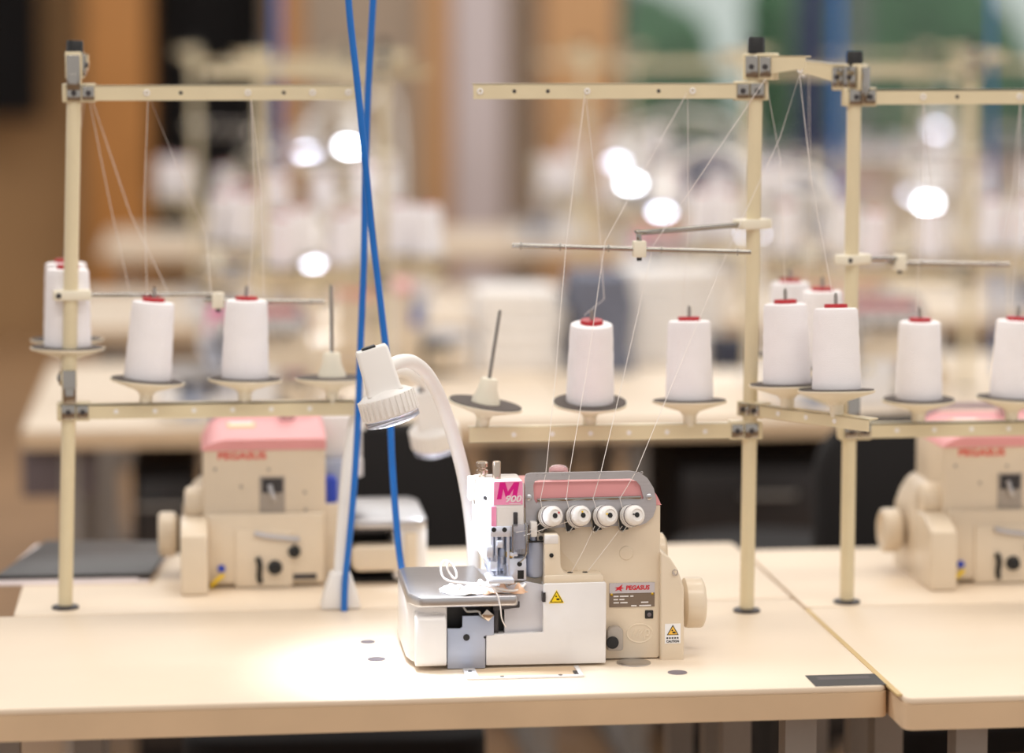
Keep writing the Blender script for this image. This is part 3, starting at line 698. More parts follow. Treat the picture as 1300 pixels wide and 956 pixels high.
# ------------------------------------------------------------------ scraps and loose thread on the cloth plate
zt = FZ(757, -.012, 590) + T
def fabric(name, px0, px1, y0, y1, z, m, seed, amp, label):
    rr = random.Random(seed); a = WY(px0, 740, .03).x; b = WY(px1, 740, .03).x; n, k = 26, 14
    vs = []; fs = []
    p = [rr.uniform(0, 6) for _ in range(6)]
    for lay in (0, 1):
        for i in range(n + 1):
            for j in range(k + 1):
                u = i / n; v = j / k
                sh = math.sin(math.pi * u) ** .4
                x = a + (b - a) * u + .003 * math.sin(9 * v + p[0]); y = (y0 + y1) / 2 + (y1 - y0) * (v - .5) * (.45 + .55 * sh) + .006 * math.sin(7 * u + p[1])
                hgt = amp * (.55 + .45 * math.sin(17 * u + 5 * v + p[2])) * (.5 + .5 * math.sin(10 * v + 13 * u + p[3])) * sh + amp * .25 * math.sin(31 * u + p[4]) * math.sin(23 * v + p[5]) * sh
                hgt *= .12 + .88 * math.sin(math.pi * v) ** .6
                vs.append((x, y, z + max(.0004, hgt) + (0.0008 if lay else 0)))
    N = (n + 1) * (k + 1)
    for i in range(n):
        for j in range(k):
            q = i * (k + 1) + j
            fs += [[q, q + 1, q + k + 2, q + k + 1], [N + q, N + q + k + 1, N + q + k + 2, N + q + 1]]
    bd = [(i, 0) for i in range(n)] + [(n, j) for j in range(k)] + [(n - i, k) for i in range(n)] + [(0, k - j) for j in range(k)]
    id_ = [i * (k + 1) + j for i, j in bd]
    for i in range(len(id_)):
        q, r2 = id_[i], id_[(i + 1) % len(id_)]; fs.append([q, r2, N + r2, N + q])
    return tag(MB()._add(vs, fs).build(name, m), label, 'fabric')
fabric('fabric_scrap', 560, 652, -.006, .05, zt, 'fabric_white', 3, .016, 'crumpled white knit scrap lying on the steel cloth plate')
fabric('fabric_scrap', 612, 664, -.004, .022, zt, 'fabric_peach', 5, .014, 'peach fabric scrap under the presser foot')
def tail(pts, r, label, z0=0):
    P_ = [Vector(WY(a, b, y)) for a, b, y in pts]
    return tag(MB().tube(P_, r, 8, 6).build('thread_tail', 'thread_white'), label, 'thread')
tail([(640, 748, -.002), (610, 743, .0), (590, 740, .0), (572, 738, .0), (562, 732, .005), (560, 718, .01), (566, 712, .015), (575, 718, .015), (580, 730, .01), (576, 734, .01), (568, 722, .012), (570, 713, .012)], .0014, 'looped white chain of thread curling up from the scraps')
tail([(625, 747, -.006), (632, 756, -.0145), (635.5, 772, -.016), (637, 785, -.013), (642, 796, -.006)], .0008, 'single white thread end hanging over the front of the cloth plate')
tail([(655, 741, .01), (664, 744, .004), (667, 741, .006), (660, 748, .0), (648, 750, -.004), (630, 747, -.004)], .0016, 'frayed white thread bunch at the right end of the scraps')

# ------------------------------------------------------------------ fittings in the table top
def rivet(px, py, r, label):
    q = WZ(px, py); o = MB().lathe([(r, 0), (r, .0006), (r * .8, .0012)], (q.x, q.y, T), (0, 0, 1), 24).build('table_plug', 'grey_box')
    tag(o, label, 'plug')
rivet(478, 837, .0115, 'dark round plug in the table, the nearer of two left of the cloth plate')
rivet(467, 815, .0095, 'dark round plug in the table, the farther of two left of the cloth plate')
rivet(860, 854, .0125, 'dark round plug in the table in front of the handwheel')
# waste chute frame in front of the machine
a = WZ(590, 858); b = WZ(737, 852)
tr = thing('waste_chute', 'cream metal waste chute frame in the table in front of the overlock', 'chute', ((a.x + b.x) / 2, -.035, T))
hw = (b.x - a.x) / 2
fm = MB().box(-hw, hw, -.028, -.020, 0, .003).box(-hw, -hw + .016, -.020, .028, 0, .003).box(hw - .006, hw, -.020, .028, 0, .003)
fm.build('frame', 'white_enamel', tr, .001)
bx(-hw + .016, hw - .006, -.020, .030, .0003, .0010).build('tray', 'edge_band', tr)
bx(hw - .011, hw - .006, -.018, .0, .001, .003).build('side_lip', 'black_plastic', tr)
for x, y in ((-hw + .008, .01), (-hw + .045, -.024), (hw - .03, -.024)):
    MB().lathe([(.003, .0026), (.0026, .0036)], (x, y, 0), (0, 0, 1), 12).build('screw', 'black_plastic', tr)
# black label on the table
a = WZ(1022, 858); b = WZ(1112, 857)
lb = thing('table_label', 'black printed label on the table beside the seam strip', 'label', ((a.x + b.x) / 2, a.y - .03, T))
hw = (b.x - a.x) / 2
bx(-hw, hw, -.03, .03, 0, .0006).build('plate', 'black_plastic', lb)
for i in range(2):
    bx(-hw * .75, hw * .75, .014 - i * .008, .017 - i * .008, .0006, .0008).build('print_line', 'grey_box', lb)

# ------------------------------------------------------------------ thread stands
def cone_mesh():
    body = []
    H_ = .110
    prof = [(.012, 0), (.0325, 0), (.0333, .0015)]
    for i in range(9): prof.append((.0333 - .0035 * (i + .5) / 9 + (.0003 if i % 2 else -.0002), .004 + (H_ - .010) * (i + .5) / 9))
    prof += [(.0295, H_ - .004), (.0285, H_ - .0012), (.026, H_), (.012, H_)]
    return MB().lathe(prof, n=36).mesh('thread_body', 'cone_thread')
CONE = cone_mesh()
CAP = MB().lathe([(.0045, .1085), (.0135, .1085), (.0158, .110), (.0158, .1145), (.015, .1155), (.0045, .1155)], n=28).mesh('core_cap', 'red_plastic')
def cone(mtx, label, group=None):
    t = thing('thread_cone', label, 'thread cone', group=group); t.matrix_world = mtx
    t.rotation_mode = 'XYZ'
    link('thread_body', CONE, t); link('core_cap', CAP, t)
    return t
TRAY = MB().lathe([(.009, -.034), (.0095, -.018), (.014, -.013), (.051, -.0015), (.0525, .0005), (.0525, .0020), (.030, .0015)], n=40).mesh('spool_tray', 'tray_cream')
PAD = MB().lathe([(.010, .0012), (.0505, .0014), (.0505, .0034), (.010, .0034)], n=40).mesh('felt_pad', 'felt')
PIN = MB().lathe([(.0026, -.03), (.0026, .130), (.0016, .134)], n=12).mesh('spool_pin', 'table_metal')
HOLD = MB().lathe([(.020, .003), (.0195, .008), (.0135, .022), (.012, .036), (.0105, .038), (.004, .038)], n=24).mesh('cone_holder', 'tray_cream')
BOLT = MB().lathe([(.005, -.046), (.0065, -.044), (.0065, -.034), (.005, -.032)], n=10).mesh('tray_bolt', 'dark_metal')
CONES = []
def stand(name_label, base, lean, height, lower, lower2, upper, upper2, guide, mirror=1, group=None):
    """base: world XY; lean: x shift at the top; bars are given as (height, length, angle) from the post"""
    t = thing('thread_stand', name_label, 'thread stand', (base[0], base[1], T), 0, group)
    def at(z): return Vector((lean * z / height, 0, z))
    P = lambda mb, n, m, bev=0, par=None: mb.build(n, m, par or t, bev)
    P(MB().lathe([(.019, 0), (.019, .003), (.015, .0045), (.0105, .005)], n=28), 'base_flange', 'dark_metal')
    P(MB().cyl(at(.002), at(height - .022), .0102, n=22), 'post', 'stand_cream')
    P(MB().lathe([(.0118, 0), (.0118, .020), (.0105, .023)], at(height - .024), at(1), 24), 'post_cap', 'black_plastic')
    def bar(z, L, ang, hgt, name, slope=0.0, tip=None, nh=None):
        """C-channel bar on a clamp"""
        d = Vector((math.cos(ang), math.sin(ang), slope)); nrm = Vector((-math.sin(ang), math.cos(ang), 0))
        # the channel's web faces the viewer
        if nrm.y > 0: nrm = -nrm
        o = at(z); h0 = hgt; h1 = tip or hgt
        off = nrm * .0115
        q0 = o + off - d * .012; q1 = o + off + d * L
        mb = MB()
        up_ = Vector((0, 0, 1))
        vs = []
        for q, hh in ((q0, h0), (q1, h1)):
            zt_ = h0 / 2
            vs += [q + up_ * zt_, q + up_ * (zt_ - hh)]
        web = [vs[0], vs[1], vs[3], vs[2]]
        th = nrm * -.0022
        mb._add([*web, *[v + th for v in web]], [[0, 1, 2, 3], [7, 6, 5, 4], [0, 4, 5, 1], [1, 5, 6, 2], [2, 6, 7, 3], [3, 7, 4, 0]])
        fl_ = [vs[0], vs[2], vs[2] - nrm * .020, vs[0] - nrm * .020]; dn = up_ * -.002
        mb._add([*fl_, *[v + dn for v in fl_]], [[0, 1, 2, 3], [7, 6, 5, 4], [0, 4, 5, 1], [1, 5, 6, 2], [2, 6, 7, 3], [3, 7, 4, 0]])
        b = P(mb, name, 'stand_cream')
        # clamp block with two screws
        cm = Matrix.Translation(o) @ Matrix.Rotation(math.atan2(d.y, d.x), 4, 'Z')
        c = P(MB().box(-.016, .030, -.0105 if nrm.y > -1e9 else 0, .0115, -hgt * .62, hgt * .62, cm), 'clamp', 'stand_cream', .0015)
        sgn = -1 if (cm.to_3x3() @ Vector((0, 1, 0))).dot(nrm) < 0 else 1
        MB().box(-.0095, .0095, sgn * .010, sgn * .0145, -hgt * .5, hgt * .5, cm).box(.0115, .028, sgn * .010, sgn * .0138, -hgt * .45, hgt * .45, cm).build('clamp_insert', 'chrome', c, .001)
        if d.y > .5: MB().box(-.0205, -.0155, -.009, .009, -.034, .014, cm).box(-.0225, -.0155, -.006, .006, -.030, -.012, cm).build('clamp_insert', 'chrome', c, .001)
        for xx, zz in ((0, 0), (.020, 0)):
            cc = cm @ Vector((xx, sgn * .0145, zz)); MB().lathe([(.004, 0), (.0035, .002), (.0015, .0022)], cc, nrm, 10).build('clamp_screw', 'dark_metal', c)
        return b, o + off, d, nrm
    # lower bars with trays
    def trays(barinfo, z, L, ang, items, hgt, key):
        b, o, d, nrm = barinfo
        for (dist, rx, ry, kind, lift) in items:
            c = o + d * dist - nrm * .010 + Vector((0, 0, hgt / 2 + .030 + lift))
            m = Matrix.Translation(c) @ Matrix.Rotation(ry, 4, 'Y') @ Matrix.Rotation(rx, 4, 'X')
            tr_ = link('spool_tray', TRAY, t); tr_.matrix_local = m
            link('felt_pad', PAD, tr_); link('spool_pin', PIN, tr_); link('tray_bolt', BOLT, tr_)
            if kind == 'empty': link('cone_holder', HOLD, tr_)
            else:
                CONES.append((Matrix.Translation(t.location) @ m @ Matrix.Translation((0, 0, .0034)), kind))
        L_ = L - .02
        n = max(3, int(L_ / .05))
        for i in range(1, n):
            q = o + d * (L_ * i / n + .012) + Vector((0, 0, 0)); MB().lathe([(.0036, -.0005), (.0036, .0008), (.0018, .0010)], q, nrm, 10).build('bar_hole', 'white_plastic', b)
    i1 = bar(lower[0], lower[1], lower[2], .021, 'lower_bar'); trays(i1, *lower[:3], lower[3], .021, 'l')
    i2 = bar(lower2[0], lower2[1], lower2[2], .017, 'lower_arm'); trays(i2, *lower2[:3], lower2[3], .017, 'm')
    b, o, d, nrm = bar(upper[0], upper[1], upper[2], .021, 'upper_bar')
    for dist in upper[3]:
        q = o + d * dist; MB().torus(q + nrm * .001, nrm, .0032, .0014, 14, 7).build('eyelet', 'white_plastic', b)
    for dist in upper[4]:
        q = o + d * dist; MB().lathe([(.0028, 0), (.0022, .0006)], q, nrm, 10).build('bar_hole', 'dark_metal', b)
    b, o, d, nrm = bar(upper2[0], upper2[1], upper2[2], .030, 'upper_arm', slope=upper2[3], tip=.017)
    q = o + d * (upper2[1] - .008); MB().torus(q - Vector((0, 0, .004)) - nrm * .002, nrm, .0032, .0014, 14, 7).build('eyelet', 'white_plastic', b)
    # guide rod on a bent arm
    gz, (tipx, tipy), drop, ra, rb, rotg = guide
    o = at(gz)
    cm = Matrix.Translation(o) @ Matrix.Rotation(math.atan2(tipy, tipx), 4, 'Z')
    k = P(MB().box(-.024, .028, -.013, .013, -.007, .007, cm), 'guide_clamp', 'tray_cream', .002)
    MB().lathe([(.004, 0), (.003, .002)], cm @ Vector((-.018, -.013, 0)), cm.to_3x3() @ Vector((0, -1, 0)), 10).build('clamp_screw', 'dark_metal', k)
    tip = o + Vector((tipx, tipy, -.004))
    P(MB().tube([o + Vector((tipx, tipy, 0)).normalized() * .02, tip - Vector((tipx, tipy, 0)).normalized() * .012, tip, tip + Vector((.0, 0, -.012)), tip + Vector((0, 0, -drop))], .0036, 10, 4), 'guide_arm', 'chrome')
    c = tip + Vector((0, 0, -drop - .004))
    P(MB().box(c.x - .0085, c.x + .0085, c.y - .008, c.y + .008, c.z - .011, c.z + .011), 'guide_block', 'tray_cream', .0012)
    P(MB().cyl(c + Vector((0, 0, -.016)), c + Vector((0, 0, -.010)), .0035, n=12), 'block_screw', 'dark_metal')
    dv = Vector((math.cos(rotg), math.sin(rotg), -.02)).normalized()
    g_ = P(MB().cyl(c - dv * ra, c + dv * rb, .0032, n=12), 'guide_rod', 'chrome')
    for dist in (-ra + .012, -ra * .62, -ra * .24, rb * .2, rb * .88):
        MB().torus(c + dv * dist, dv, .004, .0012, 12, 6).build('rod_eyelet', 'chrome', g_)
    return t
PI = math.pi
WH = 'c'
qc = WZ(948, 776)
sc = stand('cream thread stand rising behind the sharp overlock, holding four white cones', (qc.x, qc.y), .006, .805,
      (.258, .395, PI, [(.086, -.06, 0, 'white thread cone on the overlock stand, beside its post', 0), (.226, .12, 0, 'white thread cone between the empty pin and another cone on the overlock stand', 0), (.372, .05, .15, 'empty', 0)]),
      (.288, .225, -.95, [(.070, -.05, -.02, 'white thread cone on the forward arm, tucked behind its neighbour', 0), (.160, -.09, .0, 'front white thread cone on the forward arm of the overlock stand', 0)]),
      (.730, .392, PI - .005, (.09, .236, .383), (.137, .29, .336)),
      (.763, .078, -.62, -.0),
      (.546, (-.176, -.10), .018, .172, .150, -.22))
ql = WZ(83, 772)
sl = stand('cream thread stand beside the black folder, holding four cones', (ql.x, ql.y), .027, .80,
      (.281, .40, 0, [(.110, -.02, .09, 'white thread cone nearest the post on the stand by the black folder', 0), (.247, -.03, .03, 'white thread cone beside the empty pin near the blue hoses', 0), (.37, -.04, 0, 'empty', 0)]),
      (.327, .16, PI / 2 + .05, [(.035, -.02, .02, 'white thread cone behind the post of the stand by the black folder', 0), (.145, -.02, .0, 'rear white thread cone half hidden behind the post and another cone', 0)]),
      (.7265, .40, .005, (.10, .24, .33, .38), (.147, .29)),
      (.765, .075, 1.50, 0),
      (.445, (.205, .03), .005, .02, .15, 0.0))
qr = WZ(1075, 765)
sr = stand('cream thread stand beyond the seam strip, reaching over the right-hand overlock', (qr.x, qr.y), .001, .785,
      (.249, .40, 0, [(.100, .0, 0, 'white thread cone standing alone nearest the post beyond the seam strip', 0), (.237, -.02, .05, 'white thread cone above the right-hand overlock, tilted', 0), (.36, 0, 0, 'empty', 0)]),
      (.285, .30, PI / 2 + .10, [(.12, -.02, 0, 'white thread cone behind two others, its tray showing at the side', 0), (.27, -.02, 0, 'rearmost white thread cone of the cluster at the seam, its red cap highest', 0)]),
      (.7204, .40, 0, (.096, .235, .37), (.145, .30)),
      (.748, .085, PI - .75, .10),
      (.492, (.085, .06), .002, .02, .16, -.05))
for mt_, lab in CONES: cone(mt_, lab)
stand_cones = list(CONES)

# ------------------------------------------------------------------ running threads
def thr(pts, label, r=.00042):
    P_ = [Vector(WY(a, b, y)) for a, b, y in pts]
    return tag(MB().tube(P_, r, 5).build('sewing_thread', 'thread_white'), label, 'thread', 'threads running from the stands to the overlock')
yc = qc.y
thr([(742, 400, yc), (767, 380, yc), (758, 250, yc), (743, 116, yc - .01), (719, 306, yc - .11), (706, 470, .16), (693, 600, .026), (686, 634, .0225), (690, 655, .02)], 'fine thread from the cone beside the empty pin to the dial with the red mark')
thr([(866, 400, yc), (874, 280, yc), (873, 116, yc - .01), (768, 307, yc - .10), (745, 470, .16), (723, 600, .026), (719, 633, .0225), (725, 655, .02)], 'fine thread from the cone beside the post to the second tension dial')
thr([(997, 370, yc - .05), (990, 200, yc - .03), (972, 100, yc - .05), (829, 312, yc - .10), (790, 485, .16), (763, 599, .026), (753, 633, .0225), (760, 655, .02)], 'fine thread from the forward arm over the post clamp to the third tension dial')
thr([(1057, 375, yc - .12), (1030, 230, yc - .08), (1015, 95, yc - .06), (990, 175, yc - .06), (925, 316, yc - .09), (865, 460, .16), (808, 598, .026), (787, 633, .0225), (793, 655, .02)], 'fine thread from the forward arm tip to the last tension dial beside the plate screw')
thr([(690, 660, .014), (677, 672, .010), (655, 676, .004)], 'short thread from the red-marked dial to the white thread take-up'); thr([(722, 662, .014), (690, 672, .012), (665, 680, .004)], 'short thread from the second dial slanting to the white thread take-up')
thr([(755, 668, .016), (741, 698, .014), (724, 729, .018)], 'short thread from the third dial into a hole in the shelf'); thr([(790, 668, .016), (768, 697, .014), (743, 729, .018)], 'short thread from the last dial into a hole in the shelf')
thr([(1027, 92, yc + .1), (1028, 230, yc + .12), (1024, 360, yc + .22)], 'fine thread hanging from the tip of the short arm beyond the seam')
yl = ql.y
thr([(187, 378, yl), (183, 260, yl), (188, 120, yl - .01), (225, 210, yl - .0), (262, 300, yl + .1), (268, 376, yl + .03)], 'blurred thread over the first eyelet of the stand by the black folder')
thr([(315, 378, yl), (324, 260, yl), (318, 120, yl - .01), (332, 250, yl + .05), (335, 376, yl + .03)], 'blurred thread over the middle eyelet of the stand by the black folder')
thr([(88, 340, yl + .1), (100, 180, yl + .06), (110, 110, yl + .03), (140, 260, yl + .03), (165, 372, yl + .03)], 'blurred thread from the clamp down to the guide arm near the broad timber post')
thr([(85, 330, yl + .15), (98, 150, yl + .06), (112, 112, yl + .03), (165, 270, yl + .05), (215, 374, yl + .03)], 'blurred slanting thread from the clamp across the broad timber post')
yr_ = qr.y
thr([(1163, 395, yr_), (1170, 260, yr_), (1172, 122, yr_ - .01), (1182, 230, yr_ + .02), (1190, 325, yr_ + .06)], 'blurred thread over the first eyelet of the stand beyond the seam')
thr([(1286, 395, yr_), (1292, 260, yr_), (1296, 122, yr_ - .01), (1286, 230, yr_ + .02), (1270, 332, yr_ + .06)], 'blurred thread over the second eyelet of the stand beyond the seam')

# ------------------------------------------------------------------ LED work lamps
def lamp(label, base, head, axis, path, lens='led', power=0, bracket=True, group=None, neck=.0092):
    """all points world; head = top centre of the lamp body, axis = direction it shines"""
    t = thing('work_lamp', label, 'lamp', base, 0, group)
    L = Vector(base); h = Vector(head) - L; ax = Vector(axis).normalized()
    right = Vector((1, 0, 0)); right = (right - ax * right.dot(ax)).normalized(); fwd = ax.cross(right)
    mt_ = Matrix.Translation(h) @ Matrix((right, fwd, ax)).transposed().to_4x4()
    def place(mb):
        mb.v = [mt_ @ v for v in mb.v]; return mb
    body = MB()
    b0 = rrect(-.0205, .0205, -.019, .019, .004, 3); n = len(b0)
    secs = [(0, .93), (.003, 1.0), (.052, 1.06), (.058, 1.15)]
    for j, (z, s) in enumerate(secs): body.v += [Vector((x * s, y * s, z)) for x, y in b0]
    for j in range(len(secs) - 1):
        for i in range(n): body.f.append([j * n + i, j * n + (i + 1) % n, (j + 1) * n + (i + 1) % n, (j + 1) * n + i])
    body.f.append(list(range(n))); body.f.append([(len(secs) - 1) * n + i for i in range(n)])
    b = place(body).build('lamp_body', 'white_plastic', t)
    for x in (-.009, 0, .009):
        place(MB().box(x - .0008, x + .0008, -.0212, -.0186, .008, .05)).build('groove', 'white_enamel', b)
    place(MB().box(-.012, .006, -.008, .008, -.003, .002)).build('switch', 'black_plastic', b, .001)
    prof = [(.018, .054), (.028, .058), (.0345, .062)]
    col = MB().lathe(prof + [(.0355, .064), (.0355, .088), (.034, .090), (.02, .090)], n=40)
    c = place(col).build('lamp_collar', 'white_plastic', t)
    rb = MB()
    for i in range(30):
        a = 2 * PI * i / 30
        m_ = Matrix.Rotation(a, 4, 'Z'); rb.box(.0345, .0375, -.0018, .0018, .063, .087, m_)
    place(rb).build('grip_ribs', 'white_plastic', c)
    place(MB().lathe([(.034, .090), (.0352, .0905), (.0352, .097), (.032, .099), (.02, .099)], n=32)).build('lens_ring', 'clear_plastic', t)
    place(MB().box(-.012, .004, -.033, -.030, .0905, .096)).build('circuit', 'black_plastic', c)
    place(MB().lathe([(.002, .0992), (.026, .0992), (.026, .1000), (.002, .1004)], n=24)).build('led_disc', lens, t)
    pp = [Vector(q) - L for q in path]
    MB().tube(pp, neck, 14, 8).build('gooseneck', 'white_plastic', t)
    if bracket:
        MB().prism([(-.029, 0), (.029, 0), (.024, .022), (.014, .052), (-.014, .052), (-.024, .022)], 'y', -.018, .018).build('base_bracket', 'white_plastic', t, .004)
    else:
        MB().lathe([(.024, 0), (.024, .006), (.014, .014), (.010, .03)], n=24).build('base_socket', 'white_plastic', t)
    if power:
        l = bpy.data.lights.new('lamp_light', 'SPOT'); l.energy = power; l.color = (.76, .86, 1.0); l.spot_size = math.radians(112); l.spot_blend = .55; l.shadow_soft_size = .025
        lo = bpy.data.objects.new('lamp_light', l); COL.objects.link(lo); lo.parent = t
        lo.location = h + ax * .106; lo.rotation_euler = ax.to_track_quat('-Z', 'Y').to_euler()
    return t
yh_ = .03
h0 = WY(471, 442, yh_); h1 = WY(501, 540, yh_)
axl = (h1 - h0); axl.y -= .004
pth = [WY(493, 466, yh_ + .005), WY(508, 459, .045), WY(524, 460, .065), WY(541, 474, .095), WY(557, 502, .12), WY(575, 552, .15), WY(590, 610, .18), WY(599, 670, .205), WY(602, 720, .22)]
e = pth[-1]; pth.append(Vector((e.x + .002, .225, T + .02)))
lampF = lamp('white gooseneck lamp with ribbed head lighting the sharp overlock', (e.x + .002, .225, T), h0, axl, pth, 'led_front', 8.0, False)
b = WZ(432, 771)
pth = [Vector((b.x, b.y, T + .04)), WY(433, 700, .415), WY(440, 610, .43), WY(447, 553, .45), WY(460, 505, .47), WY(483, 476, .50), WY(512, 470, .53), WY(535, 482, .55), WY(545, 497, .56)]
lampL = lamp('white gooseneck lamp on a flared bracket in front of the blue hose', (b.x, b.y, T), WY(541, 494, .56), Vector((.20, .25, -1)), pth, 'led_front', 2.0, True)

# ------------------------------------------------------------------ blue air hoses
def hose(pts, label, r=.0047, y=None):
    P_ = [Vector(WY(a, b, yy)) for a, b, yy in pts]
    return tag(MB().tube(P_, r, 12, 6).build('air_hose', 'blue_hose'), label, 'hose')
hose([(440, -40, .30), (444, 20, .30), (453, 100, .30), (463, 200, .30), (473, 300, .31), (485, 400, .31), (493, 480, .31), (498, 590, .31), (503, 660, .31), (509, 716, .30), (520, 752, .27), (540, 792, .25)], 'blue air hose slanting down behind the steel cloth plate')
q = WZ(437, 771)
hose([(476, -40, .385), (472, 30, .385), (467, 120, .385), (464, 210, .385), (462, 330, .385), (458, 430, .385), (455, 520, .385), (450, 610, .385), (443, 690, .385), (438, 740, .384), (437, 776.5, .382)], 'blue air hose ending at the flared lamp bracket on the table')

# ------------------------------------------------------------------ black folder on papers
t = thing('folder', 'black folder lying on papers at the end of the table', 'folder', (0, 0, 0))
a, b, c, d = WZ(-6, 742), WZ(192, 738), WZ(222, 697), WZ(58, 696)
t.location = (a.x, a.y, T)
o = Vector((a.x, a.y, T))
def quad(pts, z0, z1): return MB()._add([Vector((p.x - o.x, p.y - o.y, z)) for z in (z0, z1) for p in pts], [[0, 1, 2, 3], [7, 6, 5, 4], [0, 4, 5, 1], [1, 5, 6, 2], [2, 6, 7, 3], [3, 7, 4, 0]])
quad([a, b, c, d], .006, .013).build('cover', 'black_cover', t, .002)
quad([p + Vector(e_) for p, e_ in zip((a, b, c, d), ((-.01, -.012, 0), (-.004, -.016, 0), (0, 0, 0), (-.012, .01, 0)))], 0, .003).build('paper_sheet', 'paper', t)
quad([p + Vector(e_) for p, e_ in zip((a, b, c, d), ((-.003, -.004, 0), (-.02, -.006, 0), (-.004, .004, 0), (-.014, .004, 0)))], .003, .006).build('paper_sheet', 'paper', t)

# ------------------------------------------------------------------ chairs
def chair(label, x, y, rz):
    t = thing('work_chair', label, 'chair', (x, y, 0), rz)
    MB().prism(rrect(-.23, .23, .56, .93, (.06, .06, .10, .10), 8), 'y', .21, .255).build('backrest', 'chair_fabric', t, .014, 3)
    MB().prism(rrect(-.24, .24, -.22, .22, .07, 6), 'z', .43, .49).build('seat', 'chair_fabric', t, .014, 3)
    MB().tube([(0, .10, .43), (0, .22, .44), (0, .275, .52), (0, .27, .70)], .018, 8, 4).build('back_bar', 'black_plastic', t)
    MB().cyl((0, 0, .09), (0, 0, .43), .028).build('gas_column', 'black_plastic', t)
    for i in range(5):
        a = 2 * PI * i / 5
        l_ = MB().tube([(0, 0, .10), (.28 * math.cos(a), .28 * math.sin(a), .065)], [.028, .016], 8).build('leg', 'black_plastic', t)
        MB().cyl((.28 * math.cos(a) - .012, .28 * math.sin(a), .0275), (.28 * math.cos(a) + .012, .28 * math.sin(a), .0275), .0275).build('caster', 'black_plastic', l_)
    return t
q = WY(424, 560, 1.0); chair('black work chair behind the overlock with the black folder', q.x, 1.0, PI * .98 + PI)
q = WY(1262, 555, 0.98); chair('black work chair behind the right-hand overlock', q.x, 1.0, PI * 2.03)
q = WY(975, 600, 1.85)
t = thing('stool', 'round black stool in the aisle before the second bench', 'stool', (q.x, 1.85, 0))
MB().lathe([(.05, .53), (.19, .53), (.20, .545), (.20, .575), (.185, .59), (.05, .592)], n=32).build('seat', 'chair_fabric', t)
MB().cyl((0, 0, .10), (0, 0, .53), .03).build('gas_column', 'black_plastic', t)
for i in range(5):
    a = 2 * PI * i / 5
    MB().tube([(0, 0, .11), (.24 * math.cos(a), .24 * math.sin(a), .02)], [.028, .018], 8).build('leg', 'black_plastic', t)
# ------------------------------------------------------------------ benches farther back
ORD = ['first', 'second', 'third', 'fourth', 'fifth']
def bench(x0, n, y0, dpt, word):
    for i in range(n):
        for j in range(2):
            table(x0 + i * 1.2, x0 + i * 1.2 + 1.198, y0 + j * (dpt + .002), y0 + j * (dpt + .002) + dpt, 'cream laminate table, %s from the curtain end in the %s row of the %s bench' % (ORD[i], ('near', 'far')[j], word), 'tables of the %s bench' % word)
B2, B3_, B4 = 2.28, 4.35, 7.2
bench(-.80, 3, B2, .60, 'second')
bench(-.80, 4, B3_, .60, 'third')
bench(-.80, 5, B4, .60, 'fourth')
def station(i, x, y, facing, word):
    dup(machine, (x, y, T), 0 if facing else PI, 'blurred cream overlock, %s from the curtain end in the %s row of the %s bench' % (ORD[i], 'near' if facing else 'far', word), 'overlocks on the %s bench' % word)
    s = 1 if facing else -1
    where = '%s overlock from the curtain end, %s row of the %s bench' % (ORD[i], 'near' if facing else 'far', word)
    base = Vector((x, y, T)) + Vector((qc.x, qc.y, 0)) * s
    dup(sc, base, 0 if facing else PI, 'thread stand of the ' + where, 'thread stands on the %s bench' % word)
    R = Matrix.Rotation(0 if facing else PI, 4, 'Z')
    o0 = Matrix.Translation(Vector((qc.x, qc.y, T))).inverted()
    for m_, _ in stand_cones[:4]:
        cone(Matrix.Translation(base) @ R @ o0 @ m_, 'white cone above the ' + where, 'thread cones of the %s bench' % word)
for i, x in enumerate((-.35, 1.0, 2.1)): station(i, x, B2 + .13, True, 'second')
for i, x in enumerate((.05, 1.2)): station(i, x, B2 + 1.02, False, 'second')
for i, x in enumerate((-.3, .9, 2.1, 3.2)): station(i, x, B3_ + .13, True, 'third')
for i, x in enumerate((-.1, 1.1, 2.3)): station(i, x, B3_ + 1.02, False, 'third')
for i, x in enumerate((-.2, 1.0, 2.2, 3.4)): station(i, x, B4 + .2, True, 'fourth')
# lamps on those benches whose bare light shows as pale discs
def far_lamp(i, px, py, y, word, mid, lens='led', power=0, dx=.16):
    h = WY(px, py, y)
    bs = Vector((h.x + dx, mid, T))
    top = h + Vector((.012, .042, .0905))
    pth = [bs + Vector((0, 0, .02)), bs + Vector((.01, .0, .18)), bs + Vector((0, 0, max(.25, top.z - T))), Vector(((top.x + bs.x) / 2 + .02, (y + mid) / 2 + .02, max(T + .3, top.z + .07))), top + Vector((.02, .02, .02)), top + Vector((0, 0, -.004))]
    lamp('lit white gooseneck lamp, %s from the curtain end of the %s bench' % (ORD[i], word), bs, top, Vector((-.12, -.42, -.9)), pth, lens, power, False, 'lit lamps on the %s bench' % word)
far_lamp(0, 395, 335, B2 + .9, 'second', B2 + .62, 'led_dim', 3)
far_lamp(1, 840, 270, B2 + .95, 'second', B2 + .62, 'led_dim')
far_lamp(2, 955, 298, B2 + .8, 'second', B2 + .62, 'led_dim', 4)
far_lamp(0, 390, 195, B3_ + .6, 'third', B3_ + .66, 'led_dim')
far_lamp(1, 443, 187, B3_ + .35, 'third', B3_ + .55)
far_lamp(2, 783, 208, B3_ + .9, 'third', B3_ + .66, 'led_dim', 0, .34)
far_lamp(3, 801, 233, B3_ + .35, 'third', B3_ + .55)
far_lamp(4, 1178, 258, B3_ + .3, 'third', B3_ + .55)
far_lamp(0, 1160, 246, B4 + .3, 'fourth', B4 + .72, 'led_dim', 0, .10)
far_lamp(1, 1187, 166, B4 + .5, 'fourth', B4 + .9, 'led_dim')
